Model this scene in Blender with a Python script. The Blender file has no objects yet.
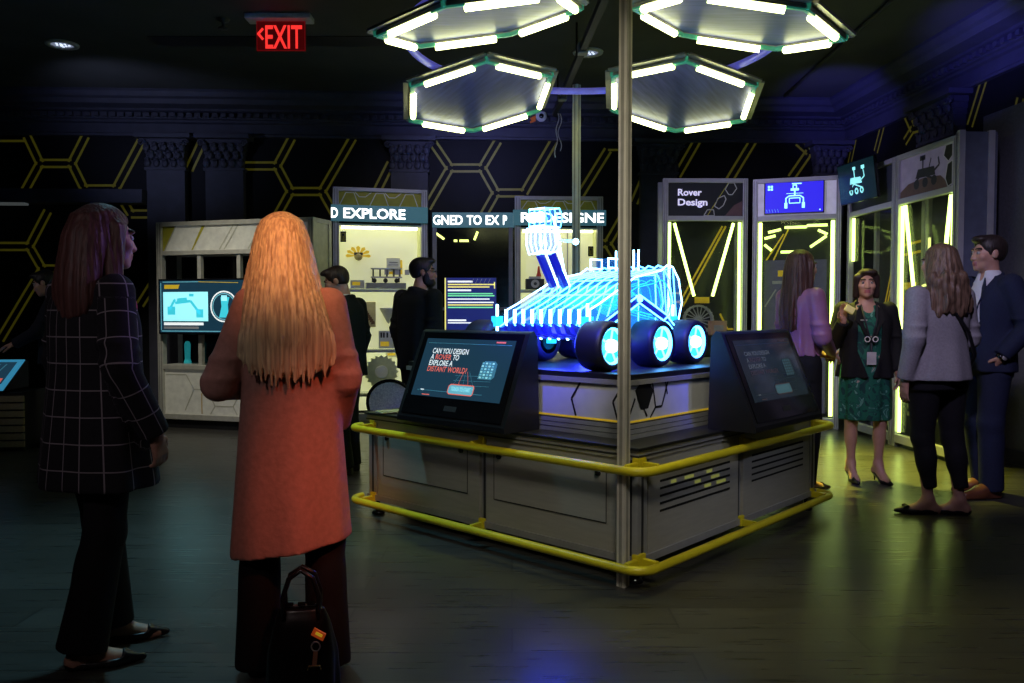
import bpy, math, random
import numpy as np
from mathutils import Vector, Matrix
random.seed(7); np.random.seed(7)
SC = bpy.context.scene
COL = SC.collection
PI = math.pi
def V(*a): return Vector(a)
# ------------------------------------------------------------ camera
F, HZ, CH = 820.0, 312.0, 1.3
TH = math.atan((341.5 - HZ) / F)
cam = bpy.data.cameras.new('camera'); camo = bpy.data.objects.new('camera', cam); COL.objects.link(camo)
camo.location = (0, 0, CH); camo.rotation_euler = (PI / 2 - TH, 0, 0)
cam.sensor_width = 36; cam.lens = F / 1024 * 36; cam.clip_end = 100
SC.camera = camo
def ray(px, py):
    a = (px - 512) / F; b = (341.5 - py) / F
    return V(a, math.cos(TH) + b * math.sin(TH), -math.sin(TH) + b * math.cos(TH))
def at_plane(px, py, P, N):          # measured image point -> point of a wall plane
    r = ray(px, py); o = V(0, 0, CH)
    return o + r * ((P - o).dot(N) / r.dot(N))
# ------------------------------------------------------------ materials
def mat(name, col, rough=.6, metal=0., emit=None, es=0., var=.12, scale=14., bump=0., alpha=None, spec=None, trans=0., coat=0., stretch=None, detail=4):
    m = bpy.data.materials.new(name); m.use_nodes = True
    nt = m.node_tree; b = nt.nodes['Principled BSDF']
    tc = nt.nodes.new('ShaderNodeTexCoord'); nz = nt.nodes.new('ShaderNodeTexNoise'); nz.inputs['Scale'].default_value = scale
    nz.inputs['Detail'].default_value = detail
    if stretch:
        mp = nt.nodes.new('ShaderNodeMapping'); mp.inputs['Scale'].default_value = stretch
        nt.links.new(tc.outputs['Object'], mp.inputs['Vector']); nt.links.new(mp.outputs['Vector'], nz.inputs['Vector'])
    else:
        nt.links.new(tc.outputs['Object'], nz.inputs['Vector'])
    rp = nt.nodes.new('ShaderNodeValToRGB')
    c = list(col)[:3]
    rp.color_ramp.elements[0].position = .3; rp.color_ramp.elements[1].position = .7
    rp.color_ramp.elements[0].color = [x * (1 - var) for x in c] + [1]
    rp.color_ramp.elements[1].color = [min(1, x * (1 + var)) for x in c] + [1]
    nt.links.new(nz.outputs['Fac'], rp.inputs['Fac']); nt.links.new(rp.outputs['Color'], b.inputs['Base Color'])
    b.inputs['Roughness'].default_value = rough; b.inputs['Metallic'].default_value = metal
    if emit is not None:
        b.inputs['Emission Color'].default_value = list(emit)[:3] + [1]; b.inputs['Emission Strength'].default_value = es
    if bump:
        bp = nt.nodes.new('ShaderNodeBump'); bp.inputs['Strength'].default_value = bump; bp.inputs['Distance'].default_value = .01
        nt.links.new(nz.outputs['Fac'], bp.inputs['Height']); nt.links.new(bp.outputs['Normal'], b.inputs['Normal'])
    if alpha is not None: b.inputs['Alpha'].default_value = alpha
    if spec is not None: b.inputs['Specular IOR Level'].default_value = spec
    if trans: b.inputs['Transmission Weight'].default_value = trans
    if coat: b.inputs['Coat Weight'].default_value = coat
    return m
def glow(name, col, es, base=None): return mat(name, base or col, .5, emit=col, es=es, var=.03)
# ------------------------------------------------------------ mesh builder
class MB:
    def __init__(s): s.v = []; s.f = []; s.m = []; s.mats = []
    def mi(s, m):
        if m not in s.mats: s.mats.append(m)
        return s.mats.index(m)
    def add(s, vs, fs, m, M=None):
        o = len(s.v); i = s.mi(m)
        s.v += [tuple(M @ Vector(p)) if M else tuple(p) for p in vs]
        for f in fs: s.f.append([o + k for k in f]); s.m.append(i)
        return s
    def box(s, x0, x1, y0, y1, z0, z1, m, M=None):
        vs = [(x, y, z) for z in (z0, z1) for y in (y0, y1) for x in (x0, x1)]
        return s.add(vs, [(0, 2, 3, 1), (4, 5, 7, 6), (0, 1, 5, 4), (2, 6, 7, 3), (0, 4, 6, 2), (1, 3, 7, 5)], m, M)
    def cbox(s, c, d, m, R=None):
        M = Matrix.Translation(Vector(c)) @ (R.to_4x4() if R else Matrix())
        return s.box(-d[0] / 2, d[0] / 2, -d[1] / 2, d[1] / 2, -d[2] / 2, d[2] / 2, m, M)
    def bar(s, a, b, w, h, m, up=(0, 0, 1)):
        a = Vector(a); b = Vector(b); z = (b - a); L = z.length; z.normalize(); u = Vector(up)
        if abs(u.dot(z)) > .98: u = Vector((0, 1, 0))
        x = u.cross(z).normalized(); y = z.cross(x)
        R = Matrix((x, y, z)).transposed()
        return s.cbox((a + b) / 2, (w, h, L), m, R)
    def tube(s, pts, r, m, n=10, closed=False, caps=True):
        pts = [Vector(p) for p in pts]; N = len(pts); rs = r if isinstance(r, (list, tuple)) else [r] * N
        vs = []; prev = None
        for i, p in enumerate(pts):
            a = pts[(i - 1) % N] if (closed or i > 0) else p; b = pts[(i + 1) % N] if (closed or i < N - 1) else p
            t = (b - a).normalized()
            if prev is None:
                x = t.orthogonal().normalized()
            else:
                x = (prev - t * prev.dot(t)).normalized()
            prev = x; y = t.cross(x)
            vs += [p + (x * math.cos(2 * PI * k / n) + y * math.sin(2 * PI * k / n)) * rs[i] for k in range(n)]
        fs = []
        for i in range(N if closed else N - 1):
            j = (i + 1) % N
            for k in range(n): fs.append((i * n + k, i * n + (k + 1) % n, j * n + (k + 1) % n, j * n + k))
        if caps and not closed:
            fs.append(tuple(range(n))[::-1]); fs.append(tuple((N - 1) * n + k for k in range(n)))
        return s.add(vs, fs, m)
    def lathe(s, prof, m, c=(0, 0, 0), axis=(0, 0, 1), n=24, arc=None):
        z = Vector(axis).normalized(); x = z.orthogonal().normalized(); y = z.cross(x); c = Vector(c)
        vs = []
        for r, h in prof: vs += [c + z * h + (x * math.cos(2 * PI * k / n) + y * math.sin(2 * PI * k / n)) * max(r, 1e-4) for k in range(n)]
        fs = [(i * n + k, i * n + (k + 1) % n, (i + 1) * n + (k + 1) % n, (i + 1) * n + k) for i in range(len(prof) - 1) for k in range(n)]
        return s.add(vs, fs, m)
    def ell(s, c, r, m, n=16, R=None):
        if not isinstance(r, (list, tuple)): r = (r, r, r)
        vs = []; fs = []; h = n // 2
        for i in range(h + 1):
            t = PI * i / h
            for k in range(n):
                p = Vector((math.sin(t) * math.cos(2 * PI * k / n) * r[0], math.sin(t) * math.sin(2 * PI * k / n) * r[1], math.cos(t) * r[2]))
                vs.append((R @ p if R else p) + Vector(c))
        for i in range(h):
            for k in range(n): fs.append((i * n + k, (i + 1) * n + k, (i + 1) * n + (k + 1) % n, i * n + (k + 1) % n))
        return s.add(vs, fs, m)
    def prism(s, poly, d, m, m2=None):
        n = len(poly); d = Vector(d); vs = [Vector(p) for p in poly] + [Vector(p) + d for p in poly]
        s.add(vs, [tuple(range(n))[::-1], tuple(range(n, 2 * n))], m)
        s.add(vs, [(i, (i + 1) % n, n + (i + 1) % n, n + i) for i in range(n)], m2 or m)
        return s
    def build(s, name, parent=None, smooth=False, bevel=0., loc=None, rot=None, **tags):
        me = bpy.data.meshes.new(name); me.from_pydata([tuple(p) for p in s.v], [], s.f)
        for m in s.mats: me.materials.append(m)
        me.polygons.foreach_set('material_index', s.m)
        if smooth: me.polygons.foreach_set('use_smooth', [True] * len(me.polygons))
        me.update()
        return link(name, me, parent, bevel, loc, rot, **tags)
def link(name, me, parent=None, bevel=0., loc=None, rot=None, **tags):
    o = bpy.data.objects.new(name, me); COL.objects.link(o)
    if parent: o.parent = parent
    if loc: o.location = loc
    if rot: o.rotation_euler = rot
    if bevel:
        b = o.modifiers.new('Bevel', 'BEVEL'); b.width = bevel; b.segments = 2; b.limit_method = 'ANGLE'
    for k, v in tags.items(): o[k] = v
    return o
def thing(name, label, cat, loc=(0, 0, 0), rz=0., group=None):
    o = bpy.data.objects.new(name, None); COL.objects.link(o); o.empty_display_size = .05
    o.location = loc; o.rotation_euler = (0, 0, rz); o['label'] = label; o['category'] = cat
    if group: o['group'] = group
    return o
def tag(o, label, cat, group=None):
    o['label'] = label; o['category'] = cat
    if group: o['group'] = group
    return o
def copy_tree(o, parent=None):
    c = o.copy(); COL.objects.link(c); c.parent = parent
    for ch in list(o.children): copy_tree(ch, c)
    return c
class Fr:                                  # a flat frame: origin, two axes in the plane, normal towards the viewer
    def __init__(s, O, U, W=(0, 0, 1)):
        s.O = Vector(O); s.U = Vector(U).normalized(); s.W = Vector(W).normalized(); s.N = s.U.cross(s.W).normalized()
    def p(s, u, w, o=0.): return s.O + s.U * u + s.W * w + s.N * o
    def M(s, u, w, o=0., k=1.):
        return Matrix.Translation(s.p(u, w, o)) @ Matrix((s.U, s.W, s.N)).transposed().to_4x4() @ Matrix.Scale(k, 4)
    def poly(s, mb, pts, m, o=.002): return mb.add([s.p(u, w, o) for u, w in pts], [tuple(range(len(pts)))], m)
    def rect(s, mb, u0, u1, w0, w1, m, o=.002): return s.poly(mb, [(u0, w0), (u1, w0), (u1, w1), (u0, w1)], m, o)
    def slab(s, mb, u0, u1, w0, w1, o0, o1, m):
        vs = [s.p(u, w, o) for o in (o0, o1) for w in (w0, w1) for u in (u0, u1)]
        return mb.add(vs, [(0, 2, 3, 1), (4, 5, 7, 6), (0, 1, 5, 4), (2, 6, 7, 3), (0, 4, 6, 2), (1, 3, 7, 5)], m)
    def strip(s, mb, a, b, wd, m, o=.002):
        d = Vector((b[0] - a[0], b[1] - a[1])); d.normalize(); n = Vector((-d.y, d.x)) * wd / 2
        return s.poly(mb, [(a[0] - n.x, a[1] - n.y), (b[0] - n.x, b[1] - n.y), (b[0] + n.x, b[1] + n.y), (a[0] + n.x, a[1] + n.y)], m, o)
    def path(s, mb, pts, wd, m, o=.002, closed=False):
        P = list(pts) + ([pts[0]] if closed else [])
        for a, b in zip(P, P[1:]): s.strip(mb, a, b, wd, m, o)
    def disc(s, mb, c, r, m, o=.002, r0=0., n=24, a0=0., a1=2 * PI):
        for k in range(n):
            t0 = a0 + (a1 - a0) * k / n; t1 = a0 + (a1 - a0) * (k + 1) / n
            pts = [(c[0] + r * math.cos(t), c[1] + r * math.sin(t)) for t in (t0, t1)]
            inn = [(c[0] + r0 * math.cos(t), c[1] + r0 * math.sin(t)) for t in (t1, t0)] if r0 else [(c[0], c[1])]
            s.poly(mb, pts + inn, m, o)
    def text(s, mb, body, u, w, size, m, o=.004, bold=0., width=None, shear=0., align='LEFT'):
        vs, fs = text_mesh(body, bold, shear)
        xs = [p[0] for p in vs]; x0, x1 = min(xs), max(xs)
        kx = size if width is None else width / (x1 - x0)
        sh = {'LEFT': -x0, 'CENTER': -(x0 + x1) / 2, 'RIGHT': -x1}[align]
        return mb.add([s.p(u + (x + sh) * kx, w + y * size, o) for x, y, z in vs], fs, m)
def text_mesh(body, bold=0., shear=0.):     # capital height is about 1
    cu = bpy.data.curves.new('lettering', 'FONT'); cu.body = body; cu.size = 1.43; cu.offset = bold; cu.shear = shear; cu.resolution_u = 3
    o = bpy.data.objects.new('lettering', cu); COL.objects.link(o)
    dg = bpy.context.evaluated_depsgraph_get(); dg.update()
    me = bpy.data.meshes.new_from_object(o.evaluated_get(dg))
    vs = [tuple(v.co) for v in me.vertices]; fs = [tuple(p.vertices) for p in me.polygons]
    bpy.data.objects.remove(o); bpy.data.curves.remove(cu); bpy.data.meshes.remove(me)
    return vs, fs
# ------------------------------------------------------------ palette
ALU = mat('brushed aluminium', (.42, .41, .40), .42, .35, var=.08, scale=30, stretch=(1, 1, 12))
ALU_D = mat('aluminium extrusion', (.34, .34, .34), .45, .2, var=.08)
LILAC = mat('grey powder coated frame', (.42, .41, .46), .5, .3, var=.06)
SHEET = mat('satin steel sheet', (.40, .385, .34), .5, .15, var=.06, scale=6, stretch=(1, 1, 8))
BLACK = mat('black laminate', (.010, .010, .012), .45, var=.2)
GLOSSB = mat('gloss black', (.006, .006, .008), .12, var=.2)
DARK = mat('dark grey plastic', (.03, .03, .034), .5, var=.2)
WHITE = mat('white panel', (.72, .72, .70), .55, var=.04)
YEL = mat('yellow rail paint', (.72, .60, .02), .35, var=.06)
LIME = mat('lime graphic', (.40, .36, .03), .6, var=.1)
TUBE = glow('lit lemon tube', (.95, 1., .42), 7.)
NEON = glow('lit lime tube and reflection', (.72, 1., .22), 4.2)
HOT = glow('lit lime strip and reflection', (.85, .95, .25), 2.0)
INK = mat('black ink', (.008, .008, .008), .6)
CREAM = mat('cream print', (.75, .73, .62), .6)
TXT = glow('lit white lettering', (.95, 1., 1.), 2.2)
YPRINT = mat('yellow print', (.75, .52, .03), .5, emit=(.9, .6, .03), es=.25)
GLASS = mat('clear glass', (.02, .022, .025), .04, alpha=.22, var=.02)
# ------------------------------------------------------------ the room
def struct(o): o['kind'] = 'structure'; return o
K = V(4.25, 10.5, 0); BU = V(1, .051, 0).normalized(); RV = V(.051, -1, 0).normalized()
BW = Fr(K - BU * 13, BU)                    # back wall, u to the right
RW = Fr(K, RV)                              # right wall, u towards the viewer
CEIL = 3.91
M_wall = mat('dark wall vinyl', (.007, .007, .009), .6, var=.2, scale=3, spec=.2)
M_line = mat('yellow wall line', (.22, .20, .02), .5, emit=(.5, .44, .03), es=.045)
M_trim = mat('navy plaster', (.045, .045, .07), .6, var=.15, scale=9)
M_ceil = mat('ceiling paint', (.055, .056, .052), .8, var=.15, scale=2)
M_grey = mat('grey wall cloth', (.10, .10, .12), .8, var=.15, scale=40)
# floor: dark planks
def floor_mat():
    m = mat('dark plank floor', (.06, .058, .052), .3)
    nt = m.node_tree; b = nt.nodes['Principled BSDF']
    tc = nt.nodes.new('ShaderNodeTexCoord'); br = nt.nodes.new('ShaderNodeTexBrick')
    mp = nt.nodes.new('ShaderNodeMapping'); mp.inputs['Scale'].default_value = (.8, .8, 1)
    br.inputs['Color1'].default_value = (.055, .052, .046, 1); br.inputs['Color2'].default_value = (.078, .074, .066, 1)
    br.inputs['Mortar'].default_value = (.035, .033, .030, 1); br.inputs['Scale'].default_value = 1.0
    br.inputs['Mortar Size'].default_value = .004; br.inputs['Brick Width'].default_value = 1.1; br.inputs['Row Height'].default_value = .19
    nz = nt.nodes.new('ShaderNodeTexNoise'); mp2 = nt.nodes.new('ShaderNodeMapping'); mp2.inputs['Scale'].default_value = (1.2, 26, 1)
    nz.inputs['Scale'].default_value = 2.2; nz.inputs['Detail'].default_value = 6
    mx = nt.nodes.new('ShaderNodeMix'); mx.data_type = 'RGBA'; mx.blend_type = 'MULTIPLY'; mx.inputs['Factor'].default_value = .75
    L = nt.links.new
    L(tc.outputs['Object'], mp.inputs['Vector']); L(mp.outputs['Vector'], br.inputs['Vector'])
    L(tc.outputs['Object'], mp2.inputs['Vector']); L(mp2.outputs['Vector'], nz.inputs['Vector'])
    rp = nt.nodes.new('ShaderNodeValToRGB'); rp.color_ramp.elements[0].position = .3; rp.color_ramp.elements[0].color = (.45, .45, .45, 1)
    rp.color_ramp.elements[1].position = .7; rp.color_ramp.elements[1].color = (1, 1, 1, 1)
    L(nz.outputs['Fac'], rp.inputs['Fac']); L(br.outputs['Color'], mx.inputs[6]); L(rp.outputs['Color'], mx.inputs[7])
    L(mx.outputs[2], b.inputs['Base Color'])
    r2 = nt.nodes.new('ShaderNodeMapRange'); r2.inputs[3].default_value = .20; r2.inputs[4].default_value = .40
    L(nz.outputs['Fac'], r2.inputs[0]); L(r2.outputs[0], b.inputs['Roughness'])
    b.inputs['Specular IOR Level'].default_value = .45
    return m
fl = MB(); P0 = K - BU * 13; P1 = K + RV * 14.5; P2 = P0 + RV * 14.5
fl.add([P0, P2, P1, K], [(0, 1, 2, 3)], floor_mat())
struct(fl.build('floor'))
ce = MB(); up = V(0, 0, CEIL)
ce.add([P0 + up, K + up, P1 + up, P2 + up], [(0, 1, 2, 3)], M_ceil)
ce.mi(BLACK)
for (a, b, y0, y1) in ((-3.45, -1.05, 7.86, 8.14),):       # long dark slot in the ceiling
    ce.box(a, b, y0, y1, CEIL - .006, CEIL - .001, BLACK)
struct(ce.build('ceiling'))
def dbl(fr, mb, segs, wd=.028, gap=.085, off=.004):
    for s in segs:
        pts = [at_plane(x, y, fr.O, fr.N) - fr.O for x, y in s[:2]]
        (a, b), (c, d) = [(p.dot(fr.U), p.z) for p in pts]
        L = math.hypot(c - a, d - b); nx, ny = -(d - b) / L, (c - a) / L
        for k in ((0,) if len(s) == 3 else (-.5, .5)):
            fr.strip(mb, (a + nx * gap * k, b + ny * gap * k), (c + nx * gap * k, d + ny * gap * k), wd, M_line, off)
wb = MB(); BW.rect(wb, 0, 13, 0, CEIL, M_wall, 0)
dbl(BW, wb, [((0, 141), (25, 141), 1), ((27, 136), (40, 163.5)), ((40, 163.5), (71.7, 163.5)), ((40, 163.5), (21, 198)), ((71.7, 163.5), (85.7, 136)),
    ((71.7, 163.5), (84.3, 189)), ((84.3, 189), (116, 189)), ((84.3, 189), (79, 199)), ((116, 189), (143.6, 137)), ((116, 189), (131, 214)),
    ((131, 214), (153, 214)), ((0, 246.5), (29.5, 246.5)), ((29.5, 246.5), (48, 211)), ((29.5, 246.5), (42.5, 269)), ((42.5, 269), (72, 269)),
    ((42.5, 269), (0, 340)), ((155, 281), (140, 305)), ((203, 140), (189, 170)), ((245, 166), (277, 166)), ((277, 166), (292, 138)),
    ((277, 166), (290.5, 191.5)), ((290.5, 191.5), (322, 191.5)), ((290.5, 191.5), (277, 216)), ((322, 191.5), (353, 138)), ((322, 191.5), (334, 213)),
    ((391, 163), (377, 191)), ((450, 168), (431, 140)), ((450, 168), (482, 168)), ((450, 168), (427, 208)), ((482, 168), (498, 141)),
    ((482, 168), (496, 193)), ((496, 193), (524, 193)), ((524, 193), (554, 141)), ((496, 193), (483, 216)), ((608, 150), (576, 202)), ((608, 150), (622, 150), 1),
    ((643, 182), (634, 203)), ((607.5, 243.7), (596, 243.7)), ((607.5, 243.7), (628, 208)), ((607.5, 243.7), (624, 272)), ((697, 141), (677, 176)),
    ((753, 141), (727, 184)), ((798, 142), (809, 152)), ((809, 152), (826, 151)), ((809, 152), (791, 178))])
struct(wb.build('wall_back'))
wr = MB(); RW.rect(wr, 0, 14.5, 0, CEIL, M_wall, 0)
dbl(RW, wr, [((988, 68), (970, 126)), ((1021, 98), (1016, 118)), ((905, 111), (913, 129)), ((889, 117), (905, 111), 1), ((913, 129), (934, 123)),
    ((913, 129), (905, 142)), ((884, 121), (876, 152)), ((856, 134), (848, 172)), ((974, 172), (994, 168)), ((974, 172), (970, 153)), ((974, 172), (970, 194))])
struct(wr.build('wall_right'))
for nm, a, b in (('wall_left', P0, P2), ('wall_front', P2, P1)):
    w_ = MB(); w_.add([a, b, b + up, a + up], [(0, 1, 2, 3)], M_wall); struct(w_.build(nm))
# cornices with a dentil row
def cornice(name, fr, L, u0=0.):
    mb = MB(); prof = [(.0, 3.57), (.05, 3.57), (.05, 3.60), (.035, 3.61), (.035, 3.72), (.07, 3.735), (.07, 3.76), (.10, 3.77), (.10, 3.84), (.15, 3.855),
                       (.15, 3.88), (.30, 3.90), (.33, 3.95), (.37, 3.97), (.40, 4.02), (.40, 4.05), (0, 4.05)]
    n = len(prof); vs = [fr.p(u, z - .14, o) for u in (u0, L) for o, z in prof]
    mb.add(vs, [(i, (i + 1) % n, n + (i + 1) % n, n + i) for i in range(n)], M_trim)
    u = u0 + .03
    while u < L - .1:
        fr.slab(mb, u, u + .055, 3.645, 3.692, .09, .145, M_trim); u += .10
    return struct(mb.build(name))
cornice('trim_1', BW, 13); cornice('trim_2', RW, 12)
# pilasters with leafy capitals
def pilaster(name, fr, u, wd=.45, o0=0., ztop=3.43):
    mb = MB(); h = wd / 2
    fr.slab(mb, u - h, u + h, 0, ztop - .40, o0, o0 + .12, M_trim)
    fr.slab(mb, u - h - .03, u + h + .03, 0, .22, o0, o0 + .16, M_trim)
    p = struct(mb.build(name)); cb = MB(); z0 = ztop - .42
    fr.slab(cb, u - h - .02, u + h + .02, z0, z0 + .03, o0, o0 + .14, M_trim)
    for i in range(6):                       # flaring bell
        t = i / 6; e = .0 + .06 * t ** 1.6
        fr.slab(cb, u - h + .01 - e, u + h - .01 + e, z0 + .03 + .056 * i, z0 + .03 + .056 * (i + 1), o0, o0 + .12 + e, M_trim)
    fr.slab(cb, u - h - .10, u + h + .10, ztop - .05, ztop, o0, o0 + .24, M_trim)
    R = Matrix((fr.U, fr.W, fr.N)).transposed()
    for row in range(3):                     # leaf rows
        n = 5 if row % 2 == 0 else 4
        for k in range(n):
            x = (k - (n - 1) / 2) * wd * .23
            zc = z0 + .08 + row * .09; oo = o0 + .135 + .018 * row
            cb.ell(fr.p(u + x, zc, oo), (.042, .055, .025), M_trim, 8, R)
            cb.ell(fr.p(u + x, zc + .045, oo + .02), (.03, .02, .022), M_trim, 8, R)
    for sx in (-1, 1):                       # corner volutes
        c = (u + sx * (h + .03), ztop - .10)
        cb.tube([fr.p(c[0] + .045 * (1 - k / 14) * math.cos(k * .9), c[1] + .045 * (1 - k / 14) * math.sin(k * .9), o0 + .19) for k in range(13)], .012, M_trim, 6)
    cb.build('capital', p)
def ub(px, py): return (at_plane(px, py, BW.O, BW.N) - BW.O).dot(BW.U)
def ur(px, py): return (at_plane(px, py, RW.O, RW.N) - RW.O).dot(RW.U)
for i, px in enumerate((169, 227, 410, 657)): pilaster('trim_%d' % (3 + i), BW, ub(px, 160))
pilaster('trim_7', BW, ub(826, 160), .36)
pilaster('trim_8', RW, ur(948, 110), .62)
# dark beam over the opening on the left, and the grey wall panel on the right
mb = MB(); BW.slab(mb, 0, ub(150, 205), 2.60, 2.76, 0, .25, M_trim); BW.slab(mb, ub(-40, 205), ub(33, 205), 2.575, 2.60, .10, .2, mat('dim light strip', (.2, .2, .2), .5, emit=(.8, .9, .9), es=.05))
struct(mb.build('trim_9'))
mb = MB(); RW.slab(mb, 2.95, 8, 0, 3.08, 0, .10, M_grey); struct(mb.build('wall_panel'))
mb = MB(); RW.slab(mb, 2.94, 8, 0, .12, .10, .125, M_trim); struct(mb.build('baseboard_right'))
# ------------------------------------------------------------ things on the ceiling
t = thing('exit_sign', 'red lit exit sign with an arrow hanging under a white ceiling plate', 'sign', (-2.05, 7.33, CEIL)); t.scale = (.93, .93, .93)
ex = Fr((-.31, 0, 0), (1, 0, 0))
mb = MB(); ex.slab(mb, 0, .62, -.05, 0, -.09, .09, mat('white enamel', (.6, .6, .62), .4)); mb.build('mounting_plate', t, bevel=.008)
RED = glow('lit red letters', (1., .035, .03), 1.1, (.1, .01, .01)); RPAN = mat('red acrylic', (.10, .006, .008), .15, emit=(1, .02, .03), es=.035)
mb = MB(); ex.slab(mb, .09, .555, -.33, -.05, -.012, .004, RPAN); ex.path(mb, [(.095, -.325), (.55, -.325), (.55, -.055), (.095, -.055)], .004, mat('red acrylic rim', (.2, .01, .01), .3, emit=(1, .02, .03), es=.15), .006, True)
pn = mb.build('sign_panel', t)
mb = MB(); ex.text(mb, 'EXIT', .175, -.305, .215, RED, .009, .022, width=.35); ex.strip(mb, (.155, -.12), (.105, -.175), .024, RED, .009); ex.strip(mb, (.105, -.165), (.155, -.225), .024, RED, .009)
mb.build('lettering', pn)
LENS = glow('lit downlight lens', (.75, .85, 1.), 1.3)
for i, (px, py, lb) in enumerate(((62, 44, 'round recessed ceiling downlight alone in the dark ceiling left of the exit sign'), (588, 52, 'round recessed ceiling downlight between the hexagon lamps beside the black track'))):
    r = ray(px, py); q = (CEIL - CH) / r.z
    t = thing('ceiling_downlight', lb, 'light', (r.x * q, r.y * q, CEIL), 0, 'recessed ceiling downlights')
    mb = MB(); mb.lathe([(.10, -.004), (.105, -.018), (.15, -.014), (.155, 0), (.15, .0)], mat('downlight trim', (.5, .5, .52), .4), n=28); mb.build('trim_ring', t, True)
    mb = MB(); mb.lathe([(.0, -.010), (.06, -.011), (.104, -.005)], mat('downlight reflector', (.4, .42, .5), .2, .8, emit=(.6, .7, 1), es=.25), n=28)
    for k in range(9):
        a = k * 2.4; rr = .022 * math.sqrt(k); mb.ell((rr * math.cos(a), rr * math.sin(a), -.012), (.012, .012, .006), LENS, 8)
    mb.build('lens', t)
t = thing('ceiling_track', 'long black lighting track hanging below the ceiling behind the poles', 'track', (.6, 7.2, 3.55), math.atan2(-1, .051))
TRK = t; mb = MB(); mb.box(-2.2, 2.6, -.03, .03, -.03, .03, BLACK); mb.build('rail', t, bevel=.006)
mb = MB()
for x in (-1.9, -.3, 1.5): mb.tube([(x, 0, .03), (x, 0, .36)], .01, BLACK, 6)
mb.build('hanger', t)
for x in (-1.45, .1): mb = MB(); mb.box(x - .05, x + .05, -.045, .045, -.045, .045, ALU_D); mb.build('clamp', t, bevel=.006)
mb = MB(); x0, y0 = .515, 9.25
mb.tube([(x0 + .012 * math.sin(k * .9) - (.03 * k / 14), y0, 3.52 - .035 * k) for k in range(15)], .006, WHITE, 6)
mb.tube([(x0 + .02 + .02 * math.sin(k * .7), y0 + .01, 3.52 - .032 * k) for k in range(14)], .005, WHITE, 6)
dw = mb.build('dangling_wire', TRK, smooth=True, label='white dangling wire'); dw.matrix_parent_inverse = TRK.matrix_basis.inverted()
c = at_plane(541, 118, BW.O + BW.N * .06, BW.N)
t = thing('wall_camera', 'small white camera with an orange bracket on the back cornice', 'camera', c)
mb = MB(); mb.ell((0, -.10, 0), (.07, .06, .07), WHITE, 14); mb.cbox((0, -.07, .06), (.10, .05, .03), WHITE); mb.build('housing', t, True)
mb = MB(); mb.ell((0, -.155, -.01), (.03, .02, .03), GLOSSB, 12); mb.build('lens', t, True)
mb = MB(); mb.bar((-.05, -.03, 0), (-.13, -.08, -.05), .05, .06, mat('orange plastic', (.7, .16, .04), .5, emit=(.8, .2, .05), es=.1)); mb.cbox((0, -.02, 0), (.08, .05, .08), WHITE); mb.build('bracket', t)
mb = MB(); r = ray(223, 19); q = (CEIL - CH) / r.z
mb.lathe([(.0, -.09), (.04, -.09), (.045, -.08), (.012, -.07), (.014, -.03), (.05, -.02), (.06, 0)], DARK, n=14)
tag(mb.build('ceiling_sprinkler', smooth=True, loc=(r.x * q, r.y * q, CEIL)), 'small dark sprinkler head on the ceiling beside the exit sign', 'sprinkler')
for (a, b, lb) in (((3.1, 5.6), (3.26, 9.9), 'thin dark conduit along the ceiling near the right wall'),):
    mb = MB(); mb.tube([(a[0], a[1], CEIL - .03), (b[0], b[1], CEIL - .03)], .02, M_ceil, 8); tag(mb.build('ceiling_conduit', smooth=True), lb, 'pipe')
# ------------------------------------------------------------ the rover table
A0 = math.radians(47.3); C0 = (.595, 3.835); S = 2.08
def TW(x, y, z=0.): return V(C0[0] + x * math.cos(A0) - y * math.sin(A0), C0[1] + x * math.sin(A0) + y * math.cos(A0), z)
TB = thing('exhibit_table', 'large square silver exhibit table with yellow rails carrying the glowing rover', 'table', (C0[0], C0[1], 0), A0)
def post(x, y, z0, z1, w=.07, m=ALU, sl=None):       # slotted aluminium extrusion
    mb = MB(); h = w / 2
    mb.box(x - h, x + h, y - h, y + h, z0, z1, m)
    for s in (-1, 1):
        mb.box(x - .008, x + .008, y + s * h - .002, y + s * h + .0015, z0, z1, sl or DARK); mb.box(x + s * h - .002, x + s * h + .0015, y - .008, y + .008, z0, z1, sl or DARK)
    return mb
for (x, y) in ((.05, .05), (S - .05, .05), (.05, S - .05), (S - .05, S - .05)):
    lg = post(x, y, .10, .64, .08, ALU_D).build('leg', TB)
    mb = MB(); mb.lathe([(.0, 0), (.04, 0), (.042, .012), (.02, .03), (.012, .035), (.012, .10)], GLOSSB, (x, y, 0), n=16); mb.build('levelling_foot', lg, True)
for (x, y) in ((.05, S * .5), (S * .5, .05)): post(x, y, .12, .64, .05, ALU_D).build('mullion', TB)
M_slot = mat('slot shadow', (.004, .004, .004), .8)
PL = Fr((.01, S, 0), (0, -1, 0)); PR = Fr((0, .01, 0), (1, 0, 0))   # left (facing -x) and right (facing -y) fronts
for k in range(2):                            # left front: two panels with access doors
    u0 = .10 if k == 0 else S / 2 + .03; u1 = S / 2 - .03 if k == 0 else S - .10
    mb = MB(); PL.slab(mb, u0, u1, .135, .60, -.03, 0, SHEET); sp = mb.build('side_panel', TB)
    mb = MB(); a, b = u0 + .06, u1 - .09; PL.slab(mb, a, b, .27, .535, .0, .003, SHEET)
    PL.path(mb, [(a, .27), (b, .27), (b, .535), (a, .535)], .005, INK, .0045, True); dr = mb.build('access_door', sp)
    mb = MB()
    for u in (a + .04, b - .05): mb.lathe([(.0, .012), (.014, .012), (.016, .0)], GLOSSB, PL.p(u, .51, .003), PL.N, 14)
    mb.build('lock', dr, True)
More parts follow.
